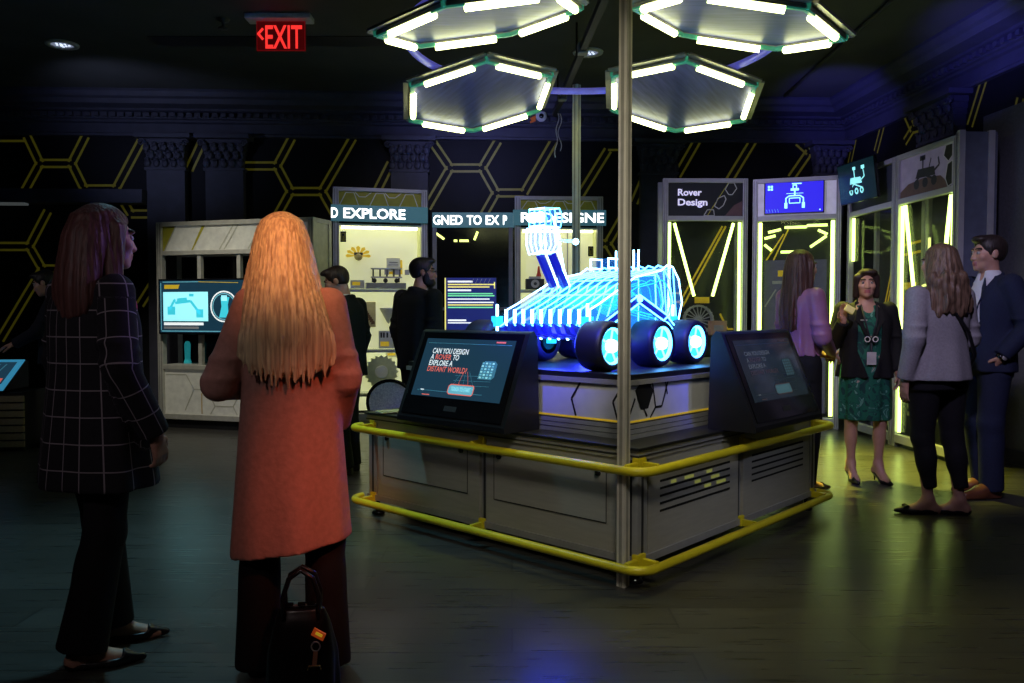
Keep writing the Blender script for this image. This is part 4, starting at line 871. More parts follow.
# ------------------------------------------------------------ people: smooth blended solids meshed as one surface
class Solid:
    def __init__(s): s.P = []
    def add(s, fn, lo, hi, k=.02, op='u'): s.P.append((fn, np.array(lo, float), np.array(hi, float), k, op)); return s
    def cone(s, a, b, ra, rb, k=.02, op='u', flat=False, sq=None):
        a = np.array(a, float); b = np.array(b, float); d = b - a; L2 = max(d @ d, 1e-9); L = math.sqrt(L2); r = max(ra, rb) * (1.5 if sq else 1)
        def fn(X, Y, Z):
            px, py, pz = X - a[0], Y - a[1], Z - a[2]
            t = (px * d[0] + py * d[1] + pz * d[2]) / L2; tc = np.clip(t, 0, 1)
            D = np.sqrt((px - tc * d[0]) ** 2 + (py - tc * d[1]) ** 2 + (pz - tc * d[2]) ** 2) - (ra + (rb - ra) * tc)
            if flat: D = np.maximum(D, (t - 1) * L)
            return D
        return s.add(fn, np.minimum(a, b) - r, np.maximum(a, b) + r, k, op)
    def ell(s, c, r, k=.02, op='u', R=None):
        c = np.array(c, float); r = np.array(r, float); m = r.max()
        def fn(X, Y, Z):
            x, y, z = X - c[0], Y - c[1], Z - c[2]
            if R is not None: x, y, z = R[0][0] * x + R[1][0] * y + R[2][0] * z, R[0][1] * x + R[1][1] * y + R[2][1] * z, R[0][2] * x + R[1][2] * y + R[2][2] * z
            k0 = np.sqrt((x / r[0]) ** 2 + (y / r[1]) ** 2 + (z / r[2]) ** 2); k1 = np.sqrt((x / r[0] ** 2) ** 2 + (y / r[1] ** 2) ** 2 + (z / r[2] ** 2) ** 2) + 1e-9
            return k0 * (k0 - 1) / k1
        return s.add(fn, c - m, c + m, k, op)
    def loft(s, st, k=.02, op='u', fold=None, p=2.0, tilt=(0, 0), curve=0.):
        # st: (z, cx, cy, rx, ry) rising; flat ends; fold = (count, amplitude at the bottom, phase)
        st = np.array(sorted(st), float); z0, z1 = st[0, 0], st[-1, 0]; m = st[:, 3:].max() + .03; cx0, cy0 = st[:, 1].mean(), st[:, 2].mean()
        zz_ = np.linspace(z0, z1, 60); sm = [np.interp(zz_, st[:, 0], st[:, i]) for i in range(1, 5)]
        ker = np.ones(7) / 7; sm = [np.convolve(np.pad(q, 3, mode='edge'), ker, 'valid') for q in sm]
        def fn(X, Y, Z):
            cx, cy, rx, ry = [np.interp(Z, zz_, q) for q in sm]
            u, v = (X - cx) / rx, (Y - cy) / ry
            q = (np.abs(u) ** p + np.abs(v) ** p) ** (1 / p)
            D = (q - 1) * np.minimum(rx, ry)
            if fold is not None:
                a = np.arctan2(v, u); t = np.clip((z1 - Z) / (z1 - z0), 0, 1) ** 1.5
                D = D - fold[1] * t * (np.sin(fold[0] * a + fold[2]) + .5 * np.sin((fold[0] * 2 - 1) * a + 2.1 * fold[2]))
            return np.maximum(np.maximum(D, Z - z1), z0 + tilt[0] * (X - cx0) + tilt[1] * (Y - cy0) + curve * (X - cx0) ** 2 - Z)
        return s.add(fn, (st[:, 1].min() - m, st[:, 2].min() - m, z0 - abs(tilt[0]) * m - abs(tilt[1]) * m), (st[:, 1].max() + m, st[:, 2].max() + m, z1), k, op)
    def mesh(s, res):
        us = [q for q in s.P if q[4] == 'u']
        lo = np.min([q[1] for q in us], 0) - 4 * res; hi = np.max([q[2] for q in us], 0) + 4 * res
        n = np.ceil((hi - lo) / res).astype(int) + 1
        ax = [lo[i] + res * np.arange(n[i]) for i in range(3)]
        D = np.full(n, .5, np.float32)
        for fn, a, b, k, op in s.P:
            pad = max(k, 3 * res) + res
            i0 = np.clip(np.floor((a - pad - lo) / res).astype(int), 0, n - 1); i1 = np.clip(np.ceil((b + pad - lo) / res).astype(int) + 1, 1, n)
            if (i1 <= i0).any(): continue
            X = ax[0][i0[0]:i1[0]][:, None, None]; Y = ax[1][i0[1]:i1[1]][None, :, None]; Z = ax[2][i0[2]:i1[2]][None, None, :]
            sl = tuple(slice(i0[i], i1[i]) for i in range(3)); d = fn(X, Y, Z); E = D[sl]
            if op == 'm': D[sl] = E + d; continue
            if op == 's': d = -d; h = np.clip(.5 - .5 * (E - d) / k, 0, 1); D[sl] = E * (1 - h) + d * h + k * h * (1 - h)
            else: h = np.clip(.5 + .5 * (E - d) / k, 0, 1); D[sl] = E * (1 - h) + d * h - k * h * (1 - h)
        D[0] = D[-1] = .5; D[:, 0] = D[:, -1] = .5; D[:, :, 0] = D[:, :, -1] = .5
        return nets(D, lo, res)
def nets(D, lo, res):
    ins = D < 0; nx, ny, nz = D.shape; c = (nx - 1, ny - 1, nz - 1)
    def sub(A, o): return A[o[0]:o[0] + c[0], o[1]:o[1] + c[1], o[2]:o[2] + c[2]]
    cor = [(i, j, k) for i in (0, 1) for j in (0, 1) for k in (0, 1)]
    cnt = sum(sub(ins, o).astype(np.int8) for o in cor); act = (cnt > 0) & (cnt < 8); I = np.argwhere(act); N = len(I)
    vals = {o: D[I[:, 0] + o[0], I[:, 1] + o[1], I[:, 2] + o[2]].astype(float) for o in cor}
    acc = np.zeros((N, 3)); num = np.zeros(N)
    for a in cor:
        for x in range(3):
            if a[x] == 0:
                b = list(a); b[x] = 1; b = tuple(b); va, vb = vals[a], vals[b]; cr = (va < 0) != (vb < 0)
                t = np.where(cr, va / np.where(cr, va - vb, 1), 0); p = np.array(a, float)[None].repeat(N, 0); p[:, x] += t; acc += p * cr[:, None]; num += cr
    vs = lo + (I + acc / num[:, None]) * res
    idx = np.full(c, -1, np.int64); idx[act] = np.arange(N); fs = []
    for x in range(3):
        o1 = [0, 0, 0]; o1[x] = 1
        A = ins[:nx - o1[0], :ny - o1[1], :nz - o1[2]]; B = ins[o1[0]:, o1[1]:, o1[2]:]; E = np.argwhere(A != B); y, z = (x + 1) % 3, (x + 2) % 3
        E = E[(E[:, y] > 0) & (E[:, z] > 0) & (E[:, y] < D.shape[y] - 1) & (E[:, z] < D.shape[z] - 1)]; flip = ~A[E[:, 0], E[:, 1], E[:, 2]]
        def cell(dy, dz): q = E.copy(); q[:, y] += dy; q[:, z] += dz; return idx[q[:, 0], q[:, 1], q[:, 2]]
        q = np.stack([cell(-1, -1), cell(0, -1), cell(0, 0), cell(-1, 0)], 1); q[flip] = q[flip][:, ::-1]; fs.append(q)
    return vs, np.concatenate(fs)
def solid_obj(name, so, res, m, parent=None, mats=None, paint=None, attr=None, smooth=2):
    vs, fs = so.mesh(res)
    nb = np.zeros((len(vs), 3)); ct = np.zeros(len(vs))
    for it in range(smooth):                      # light relaxation
        nb[:] = 0; ct[:] = 0
        for a, b in ((0, 1), (1, 2), (2, 3), (3, 0)):
            np.add.at(nb, fs[:, a], vs[fs[:, b]]); np.add.at(ct, fs[:, a], 1); np.add.at(nb, fs[:, b], vs[fs[:, a]]); np.add.at(ct, fs[:, b], 1)
        vs = vs * .5 + nb / np.maximum(ct, 1)[:, None] * .5
    me = bpy.data.meshes.new(name); me.vertices.add(len(vs)); me.vertices.foreach_set('co', vs.astype(np.float32).ravel())
    me.loops.add(fs.size); me.loops.foreach_set('vertex_index', fs.astype(np.int32).ravel())
    me.polygons.add(len(fs)); me.polygons.foreach_set('loop_start', (np.arange(len(fs)) * 4).astype(np.int32)); me.update(calc_edges=True)
    me.polygons.foreach_set('use_smooth', np.ones(len(fs), bool))
    for q in [m] + list(mats or []): me.materials.append(q)
    if paint is not None: me.polygons.foreach_set('material_index', paint(vs[fs].mean(1)).astype(np.int32))
    if attr is not None:
        at = me.attributes.new('cloth', 'FLOAT_VECTOR', 'POINT'); at.data.foreach_set('vector', attr(vs).astype(np.float32).ravel())
    me.validate(); me.update()
    return link(name, me, parent)
SKIN = mat('skin', (.46, .25, .18), .5, var=.06, scale=30); SKIN2 = mat('tan skin', (.36, .19, .12), .5, var=.06, scale=30); LIP = mat('lips', (.36, .10, .10), .45)
BROW = mat('eyebrow', (.03, .018, .012), .8); EYEW = mat('eye white', (.34, .32, .31), .35); IRIS = mat('iris', (.03, .018, .012), .2); NAIL = mat('nail', (.5, .3, .25), .3)
def hair_mat(name, col, var=.35): return mat(name, col, .5, var=var, scale=28, stretch=(3.5, 3.5, .05), bump=.45, spec=.35, detail=1.5)
def cloth(name, col, rough=.85, var=.12, scale=60, bump=.15): return mat(name, col, rough, var=var, scale=scale, bump=bump, spec=.25)
def rot2(x, y, a): return x * math.cos(a) - y * math.sin(a), x * math.sin(a) + y * math.cos(a)
class Person:
    def __init__(s, label, X, Y, heading, H=1.7, build=1., shoulder=.18, skin=SKIN, head=0., nod=0., roll=0., lift=0., feet=((-.09, 0, 0), (.09, 0, 0)), arms=None, bust=0., res=.0075, hips=1., lean=(0, 0), hx=(0, 0)):
        s.__dict__.update(locals()); s.k = H / 1.7
        s.root = None
        # arms for a 1.7 m figure: side -> (elbow, wrist, finger direction, palm normal, curl)
        d = {-1: ((-.225, .04, 1.11), (-.235, -.03, .87), (0, -.15, -1), (1, 0, 0), .5), 1: ((.225, .04, 1.11), (.235, -.03, .87), (0, -.15, -1), (-1, 0, 0), .5)}
        d.update(arms or {}); s.arms = d
        s.sh = {q: np.array((q * shoulder, .015, 1.385)) for q in (-1, 1)}
        s.headR = Matrix.Rotation(head, 3, 'Z') @ Matrix.Rotation(nod, 3, 'X') @ Matrix.Rotation(roll, 3, 'Y'); s.neck = Vector((hx[0], .01 + hx[1], 1.49))
        s.body()
    def hp(s, x, y, z): return tuple(s.neck + s.headR @ Vector((x, y - .015, z + .10)))     # head coordinates, origin between the eyes
    def hR(s): return [list(r) for r in s.headR]
    def leg(s, q):
        fx, fy, fa = s.feet[0 if q < 0 else 1]
        hip = np.array((q * .088 * s.hips, .0, .90)); an = np.array((fx, fy + .0, .085 + s.lift)); kn = (hip + an) / 2 + np.array((q * .01, -.025, .02)); kn[2] = .49
        return hip, kn, an, fa
    def body(s):
        S_ = Solid(); b = s.build
        S_.ell((0, .01, .93), (.15 * b * s.hips, .10 * b, .13), .05); S_.ell((0, .0, 1.08), (.115 * b, .08 * b, .16), .05); S_.ell((0, .0, 1.26), (.14 * b, .09 * b, .17), .05)
        S_.cone((-s.shoulder + .04, .015, 1.375), (s.shoulder - .04, .015, 1.375), .045, .045, .05)
        S_.cone((0, .02, 1.38), tuple(s.neck + Vector((0, 0, .05))), .058 * b ** .5, .05 * b ** .5, .04)
        for q in (-1, 1):
            hip, kn, an, fa = s.leg(q)
            S_.cone(hip, kn, .076 * b, .048, .04); S_.cone(kn, an, .046, .031, .03); S_.ell(kn * .68 + an * .32 + np.array((0, .018, 0)), (.042, .045, .09), .04)
            R = lambda x, y: np.array((an[0] + rot2(x, y, fa)[0], an[1] + rot2(x, y, fa)[1], 0.))
            z = s.lift; hz = np.array((0, 0, .035 + z)); tz = np.array((0, 0, .022 + min(z, .012)))
            S_.cone(an, R(0, .035) + hz, .032, .03, .02); S_.cone(R(0, .03) + hz, R(q * -.004, -.12) + tz, .030, .026, .03); S_.cone(R(0, -.10) + tz, R(q * -.006, -.165) + tz - np.array((0, 0, .004)), .03, .017, .02); S_.cone(an + np.array((0, 0, .01)), R(0, -.09) + tz, .03, .024, .03)
            el, wr, fd, pn, cu = s.arms[q]
            S_.cone(s.sh[q], el, .047 * b ** .5, .037 * b ** .5, .03); S_.cone(el, wr, .037 * b ** .5, .024, .02); s.hand(S_, wr, fd, pn, cu, q)
        Rm = s.hR(); H_ = s.hp
        S_.ell(H_(0, .018, .03), (.073, .090, .080), .02, R=Rm); S_.ell(H_(0, -.025, -.03), (.060, .064, .075), .03, R=Rm); S_.ell(H_(0, -.042, -.078), (.042, .040, .034), .025, R=Rm); S_.ell(H_(0, -.072, -.098), (.019, .017, .015), .02, R=Rm)
        for q in (-1, 1):
            S_.ell(H_(q * .028, -.078, .026), (.026, .014, .010), .015, R=Rm); S_.ell(H_(q * .040, -.060, -.025), (.024, .024, .022), .02, R=Rm); S_.ell(H_(q * .075, .008, -.008), (.010, .020, .031), .008, R=Rm)
            S_.ell(H_(q * .031, -.100, .002), (.018, .018, .011), .010, 's', Rm); S_.ell(H_(q * .012, -.094, -.038), (.010, .012, .008), .008, R=Rm)
        S_.cone(H_(0, -.082, .004), H_(0, -.099, -.034), .009, .0115, .014)
        S_.ell(H_(0, -.086, -.060), (.022, .012, .007), .008, R=Rm); S_.ell(H_(0, -.084, -.074), (.019, .012, .008), .008, R=Rm); S_.ell(H_(0, -.102, -.066), (.024, .010, .0025), .004, 's', Rm)
        Ri = np.array(s.headR.transposed()); nk = np.array(s.neck)
        def paint(C):
            q = (C - nk) @ Ri.T; x, y, z = q[:, 0], q[:, 1] + .015, q[:, 2] - .10
            o = np.zeros(len(C)); o[(np.abs(x) < .023) & (y < -.082) & (z < -.055) & (z > -.081)] = 1
            o[(np.abs(np.abs(x) - .031) < .021) & (y < -.06) & (np.abs(z - .030 + .10 * (np.abs(np.abs(x) - .03))) < .0055)] = 2; return o
        o = solid_obj('person', S_, s.res, s.skin, None, [LIP, BROW], paint); s.root = o
        o.location = (s.X, s.Y, 0); o.rotation_euler = (0, 0, s.heading + PI / 2); o.scale = (s.k, s.k, s.k); tag(o, s.label, 'person')
        for q in (-1, 1):
            mb = MB(); mb.ell(H_(q * .031, -.0765, .002), .0118, EYEW, 12); mb.ell(H_(q * .031, -.0852, .002), (.0062, .004, .0062), IRIS, 10); mb.build('eye', o, True)
    def hand(s, S_, wr, fd, pn, cu, q):
        w = Vector(wr); d = Vector(fd).normalized(); n = Vector(pn); n = (n - d * n.dot(d)).normalized(); t = d.cross(n).normalized()   # t across the knuckles
        if t.dot(Vector((0, -1, 0))) < 0: t = -t                # thumb side forward
        P = lambda a, b, c: w + d * a + t * b + n * c
        S_.cone(P(.0, 0, 0), P(.03, 0, 0), .023, .024, .015)
        for b in (-.024, -.008, .008, .024): S_.cone(P(.02, b * .7, 0), P(.082, b, .002), .0145, .0115, .010)
        for b, L in ((.027, .070), (.009, .078), (-.009, .072), (-.026, .056)):
            p = P(.084, b, .002); a = cu * .55
            for j, f in enumerate((.45, .32, .25)):
                dd = d * math.cos(a) + n * math.sin(a) + t * b * 1.2; nx = p + dd * L * f; S_.cone(p, nx, .0095 - j * .001, .0088 - j * .001, .003); p = nx; a += cu * .75
        p = P(.02, .022, .006)
        for dd, L, r in ((d * .6 + t * .7 + n * .35, .042, .0135), (d * .85 + t * .35 + n * .45, .034, .0105), (d * .9 + t * .05 + n * .5, .026, .009)):
            nx = p + dd.normalized() * L; S_.cone(p, nx, r, r * .88, .006); p = nx
    # garments
    def sleeve(s, S_, r0=.066, r1=.054, r2=.044, cut=.0, k=.018):
        for q in (-1, 1):
            el, wr = np.array(s.arms[q][0], float), np.array(s.arms[q][1], float); e2 = wr + (el - wr) * cut
            S_.cone(s.sh[q] + np.array((-q * .012, 0, -.005)), el, r0, r1, k); S_.cone(el, e2, r1, r2, .02, flat=True)
            m_ = el * .75 + s.sh[q] * .25
            for j in range(3): c = el + (s.sh[q] - el) * (.08 + .12 * j) + np.array((0, .01 * (-1) ** j, 0)); S_.ell(c, (r1 * 1.06, r1 * 1.06, .016), .02)
    def garment(s, name, S_, m, res=.0075, **kw):
        return solid_obj(name, S_, res, m, s.root, **kw)
    def jacket(s, m, hem, chest=(.18, .125), waist=(.165, .12), bot=(.20, .145), name='jacket', open_front=0., sl=(.066, .054, .044), cut=0., fold=(7, .010, 0.), collar=True, res=.0075, attr=None, tilt=(0, 0), cy=.0, neck=.085, mats=None, paint=None, low=None, sleeves=True):
        S_ = Solid(); a = s.shoulder
        st = [(hem, 0, cy, bot[0], bot[1]), ((hem + 1.10) / 2 if hem < .9 else 1.0, 0, cy, (bot[0] + waist[0]) / 2, (bot[1] + waist[1]) / 2), (1.10, 0, cy, waist[0], waist[1]), (1.26, 0, cy, chest[0], chest[1]), (1.36, 0, .01, a + .005, chest[1] * .86), (1.405, 0, .015, a * .80, .085), (1.44, 0, .018, neck, .075)]
        S_.loft(st, .02, fold=fold, tilt=tilt, p=2.2)
        S_.cone((-a + .03, .015, 1.375), (a - .03, .015, 1.375), .052, .052, .03)
        if sleeves: s.sleeve(S_, *sl, cut=cut)
        if collar:
            for i in range(8):
                t0, t1 = PI * (-.15 + 1.3 * i / 8), PI * (-.15 + 1.3 * (i + 1) / 8)
                S_.cone((.068 * math.cos(t0), .02 + .06 * math.sin(t0), 1.435 + .022 * math.sin(t0)), (.068 * math.cos(t1), .02 + .06 * math.sin(t1), 1.435 + .022 * math.sin(t1)), .016, .016, .012)
        if open_front:
            zb, w0 = (low or 1.08), open_front
            def fn(X, Y, Z): return np.maximum(np.abs(X) - np.clip((Z - zb) * w0, 0, .09), Y + .02) + 0 * (X + Y + Z)
            S_.add(fn, (-.1, -.25, zb), (.1, -.02, 1.5), .006, 's')
        return s.garment(name, S_, m, res, attr=attr, mats=mats, paint=paint)
    def trousers(s, m, knee=.062, hem=.07, zh=.07, thigh=.088, name='trousers', res=.0075, waist=1.02):
        S_ = Solid(); b = s.build
        S_.loft([(.80, 0, .01, .165 * b * s.hips, .11 * b), (.92, 0, .012, .165 * b * s.hips, .118 * b), (waist, 0, .005, .135 * b, .098 * b)], .04)
        for q in (-1, 1):
            hip, kn, an, fa = s.leg(q); S_.cone(hip, kn, thigh * b, knee, .03)
            bt = np.array((an[0], an[1] + .012, zh + s.lift)); S_.cone(kn, bt, knee, hem, .03, flat=True); S_.ell(kn * .68 + an * .32 + np.array((0, .018, 0)), (.052, .056, .10), .04)
        return s.garment(name, S_, m, res)
    def shoes(s, m, kind='flat', sock=None):
        for q in (-1, 1):
            hip, kn, an, fa = s.leg(q); z = s.lift; S_ = Solid()
            R = lambda x, y, zz: (an[0] + rot2(x, y, fa)[0], an[1] + rot2(x, y, fa)[1], zz)
            if kind == 'oxford':
                S_.cone(R(0, .035, .042), R(0, -.08, .036), .042, .043, .03); S_.cone(R(0, -.08, .036), R(0, -.19, .026), .043, .026, .03); S_.cone(R(0, .02, .06), R(0, .01, .10), .045, .040, .03); S_.cone(R(0, -.06, .05), R(0, 0, .085), .034, .036, .03)
                S_.add(lambda X, Y, Z: Z + 0 * X + 0 * Y, R(-.12, -.3, -.1), R(.12, .3, .004), .004, 's'); S_.cone(R(0, .035, .012), R(0, -.185, .012), .045, .03, .01)
            else:
                hh = .03 + z; tt = .018
                S_.cone(R(0, .035, hh), R(0, -.10, tt + .012), .036, .038, .03); S_.cone(R(0, -.09, tt + .008), R(0, -.195, tt), .038, .014, .03)
                S_.ell(R(0, -.02, hh + .045), (.030, .062 if abs(fa) < .4 else .05, .045), .01, 's'); S_.ell(R(0, -.06, .062 + z * .6), (.033, .060, .040), .01, 's'); S_.ell(R(0, .01, hh + .05), (.030, .035, .05), .01, 's')
                def cutf(X, Y, Z):
                    c_, s_ = math.cos(fa), math.sin(fa); yy = -(X - an[0]) * s_ + (Y - an[1]) * c_
                    return np.maximum(.034 + z * np.clip((yy + .1) / .13, 0, 1) - Z, np.abs(yy + .045) - .080)
                S_.add(cutf, (an[0] - .2, an[1] - .2, .02), (an[0] + .2, an[1] + .2, .2), .008, 's')
                if z > .03: S_.cone(R(0, .045, z + .005), R(0, .052, .0), .012, .006, .015); S_.ell(R(0, -.03, .0), (.03, .06, z * .55), .02, 's')
            S_.add(lambda X, Y, Z: Z + .0 * X + .0 * Y, (an[0] - .3, an[1] - .3, -.1), (an[0] + .3, an[1] + .3, -.001), .003, 's')
            s.garment('shoe', S_, m, .0065)
            if kind == 'bow':
                mb = MB()
                for e in (-1, 1): mb.ell(R(e * .022, -.135, .048), (.022, .014, .010), m, 10)
                mb.ell(R(0, -.135, .05), .009, m, 8); mb.build('shoe_bow', s.root, True)
    def hair(s, m, parts, face=True, res=.0062, cap=(.084, .102, .090), ridges=0, cut=None):
        S_ = Solid(); Rm = s.hR(); S_.ell(s.hp(0, .022, .036), cap, .02, R=Rm); parts(S_, s)
        if ridges:
            def fn(X, Y, Z): a = np.arctan2(Y - s.neck.y - .02, X - s.neck.x); return .0022 * np.sin(a * ridges + 1.5 * np.sin(a * 5)) + .0016 * np.sin(a * ridges * 1.7 + 1) + 0 * Z
            S_.add(fn, (-.4, -.4, .9), (.4, .4, 1.64), .02, 'm')
        if face:
            S_.ell(s.hp(0, -.10, -.045), (.062, .075, .095), .02, 's', Rm); S_.ell(s.hp(0, -.09, .0), (.05, .06, .060), .03, 's', Rm)
        if cut: cut(S_, s)
        return s.garment('hair', S_, m, res)
def short_hair(S_, s):
    Rm = s.hR(); S_.ell(s.hp(0, .05, .0), (.068, .060, .065), .02, R=Rm); S_.ell(s.hp(0, -.05, .092), (.058, .05, .028), .02, R=Rm)
    for q in (-1, 1): S_.ell(s.hp(q * .070, -.018, .02), (.009, .014, .035), .010, R=Rm)
def short_cut(S_, s):
    Rm = s.hR()
    for q in (-1, 1): S_.ell(s.hp(q * .085, .010, -.012), (.022, .026, .034), .008, 's', Rm)
    S_.ell(s.hp(0, .02, -.125), (.12, .13, .078), .02, 's', Rm)
    for q in (-1, 1): S_.ell(s.hp(q * .095, -.055, -.01), (.04, .036, .055), .01, 's', Rm)
def lapels(s, m, w=.05, zb=1.10, y0=-.125):
    mb = MB()
    for q in (-1, 1):
        P = [(q * .055, -.06, 1.43), (q * .10, -.088, 1.37), (q * .115, -.112, 1.30), (q * .085, -.125, 1.27), (q * .02, y0 - .012, zb), (q * .012, y0 - .008, zb + .01)]
        mb.prism(P if q > 0 else P[::-1], (0, -.008, 0), m)
    return mb.build('lapel', s.root)
# --- 1: woman in the windowpane jacket
def plaid_mat():
    m = cloth('black windowpane wool', (.012, .012, .015), .9); nt = m.node_tree; b = nt.nodes['Principled BSDF']; L = nt.links.new
    at = nt.nodes.new('ShaderNodeAttribute'); at.attribute_name = 'cloth'; sp = nt.nodes.new('ShaderNodeSeparateXYZ'); L(at.outputs['Vector'], sp.inputs[0]); fac = None
    for ax, per, off in (('X', .080, .0), ('Y', .096, .03)):
        a = nt.nodes.new('ShaderNodeMath'); a.operation = 'ADD'; a.inputs[1].default_value = off; L(sp.outputs[ax], a.inputs[0])
        d = nt.nodes.new('ShaderNodeMath'); d.operation = 'PINGPONG'; d.inputs[1].default_value = per / 2; L(a.outputs[0], d.inputs[0])
        c = nt.nodes.new('ShaderNodeMath'); c.operation = 'LESS_THAN'; c.inputs[1].default_value = .0022; L(d.outputs[0], c.inputs[0])
        if fac is None: fac = c
        else:
            mx = nt.nodes.new('ShaderNodeMath'); mx.operation = 'MAXIMUM'; L(fac.outputs[0], mx.inputs[0]); L(c.outputs[0], mx.inputs[1]); fac = mx
    mi = nt.nodes.new('ShaderNodeMix'); mi.data_type = 'RGBA'; src = b.inputs['Base Color'].links[0].from_socket
    L(fac.outputs[0], mi.inputs['Factor']); L(src, mi.inputs[6]); mi.inputs[7].default_value = (.22, .20, .22, 1); L(mi.outputs[2], b.inputs['Base Color']); return m
DEG = math.radians
BLK = cloth('black trouser cloth', (.008, .008, .010)); BLS = mat('black shoe leather', (.010, .010, .012), .3)
p = Person('woman in a black windowpane check jacket and black trousers standing at the far left', -1.565, 3.07, DEG(57), 1.69, hx=(-.03, -.025), head=DEG(-14), nod=.05, feet=((-.075, .10, DEG(-36)), (.075, -.10, DEG(-38))), res=.0052,
           arms={-1: ((-.25, .05, 1.11), (-.27, -.07, .86), (.05, -.3, -1), (1, .2, 0), .7), 1: ((.23, .0, 1.11), (.18, -.13, .95), (-.1, -.8, -.5), (-1, 0, 0), .6)})
def plaid_attr(pp):
    def fn(vs):
        out = np.zeros((len(vs), 3)); a = np.arctan2(vs[:, 0], vs[:, 1]); out[:, 0] = a * .21; out[:, 1] = vs[:, 2]
        for q in (-1, 1):
            el, wr = np.array(pp.arms[q][0]), np.array(pp.arms[q][1]); sh = pp.sh[q]
            for A, B in ((sh, el), (el, wr)):
                d = B - A; t = np.clip((vs - A) @ d / (d @ d), 0, 1); ds = np.linalg.norm(vs - A - t[:, None] * d, axis=1)
                if A is sh: best, tt, wh = ds, t * np.linalg.norm(d), 0
                else: mk = ds < best; best = np.minimum(best, ds); tt = np.where(mk, np.linalg.norm(el - sh) + t * np.linalg.norm(d), tt)
            ax = sh + (el - sh) * np.clip((1.385 - vs[:, 2]) / .28, 0, 1)[:, None]; ax = np.where((vs[:, 2] < el[2])[:, None], el + (wr - el) * np.clip((el[2] - vs[:, 2]) / max(el[2] - wr[2], .01), 0, 1)[:, None], ax)
            an = np.arctan2(vs[:, 0] - ax[:, 0], vs[:, 1] - ax[:, 1])
            arm = (best < .075) & (q * vs[:, 0] > .175) & (vs[:, 2] < 1.36); out[arm, 0] = an[arm] * .062 + .02; out[arm, 1] = (1.385 - tt[arm] + .02)
        return out
    return fn
p.jacket(plaid_mat(), .66, chest=(.20, .14), waist=(.195, .14), bot=(.265, .18), fold=(5, .010, .4), res=.007, attr=plaid_attr(p), sl=(.068, .060, .052))
p.trousers(BLK, .070, .088, .075, .090)
p.shoes(BLS)
def long_dark(S_, s):
    Rm = s.hR(); n = s.neck; S_.ell(s.hp(0, .05, -.06), (.09, .075, .11), .03, R=Rm)
    S_.loft([(1.28, n.x - .01, .10, .09, .035), (1.34, n.x - .01, .095, .112, .045), (1.40, n.x, .085, .115, .06), (1.48, n.x, .06, .105, .078), (1.60, n.x, .035, .086, .085), (1.66, n.x, .03, .05, .05)], .04, curve=2.)
    for q in (-1, 1): S_.cone(s.hp(q * .072, -.015, .03), (n.x + q * .105, .0, 1.40), .030, .030, .02); S_.cone((n.x + q * .105, .0, 1.40), (n.x + q * .10, -.02, 1.30), .032, .012, .02)
p.hair(hair_mat('dark auburn hair', (.085, .036, .030)), long_dark, ridges=26)
mb = MB(); mb.tube([(-.03, -.115, 1.42), (-.035, -.135, 1.33), (-.03, -.14, 1.24)], .018, mat('magenta scarf', (.5, .03, .12), .7), 8); mb.build('scarf', p.root, True)
# --- 2: woman in the pink coat
p = Person('woman with long straight blonde hair in a pink coat seen from behind', -.79, 2.93, DEG(104), 1.635, hx=(.028, 0), feet=((-.125, .02, .1), (.13, -.02, -.1)), res=.007, shoulder=.152,
           arms={1: ((.255, .03, 1.09), (.17, -.21, 1.06), (-.6, -.7, .1), (0, 0, 1), .6), -1: ((-.195, .03, 1.10), (-.17, -.12, .92), (.1, -.5, -.8), (1, 0, 0), .5)})
PINK = cloth('rose wool coat', (.50, .27, .23), .95, .10, 45, .3)
p.jacket(PINK, .47, chest=(.175, .14), waist=(.172, .14), bot=(.205, .17), name='coat', fold=(4, .014, 1.1), sl=(.064, .058, .052), tilt=(-.14, .10), res=.008)
p.trousers(BLK, .072, .085, .03, .085); p.shoes(BLS)
def long_blonde(S_, s):
    Rm = s.hR(); n = s.neck; S_.ell(s.hp(0, .045, -.03), (.095, .085, .12), .03, R=Rm)
    S_.loft([(1.12, n.x - .02, .140, .150, .016), (1.17, n.x - .02, .142, .166, .030), (1.23, n.x - .02, .14, .170, .048), (1.30, n.x - .015, .125, .154, .072), (1.40, n.x - .005, .085, .138, .095), (1.50, n.x, .055, .116, .105), (1.60, n.x, .035, .094, .098), (1.67, n.x, .03, .055, .06)], .04, tilt=(.10, 0), curve=2.2)
    for k in range(27):
        u = (k - 13) / 13; x = n.x - .018 + u * .150; y = .142 + .030 * math.sqrt(1 - u * u * .9); z = 1.115 + .05 * u * u + .016 * math.sin(k * 2.3) + .01 * math.sin(k * 5.1)
        S_.cone((x * .96, y - .012, 1.27), (x, y, z + .05), .015, .010, .012); S_.cone((x, y, z + .05), (x + .006 * math.sin(k * 1.7), y + .003, z - .012), .010, .0035, .006)
    for q in (-1, 1): S_.cone(s.hp(q * .074, -.02, .0), (n.x + q * .115, .01, 1.38), .033, .042, .03); S_.cone((n.x + q * .115, .01, 1.38), (n.x + q * .135, .06, 1.22), .042, .028, .03)
p.hair(mat('blonde hair', (.86, .60, .38), .40, var=.42, scale=30, stretch=(4, 4, .035), bump=.4, detail=1.5), long_blonde, ridges=46, cap=(.09, .108, .094), res=.0048)
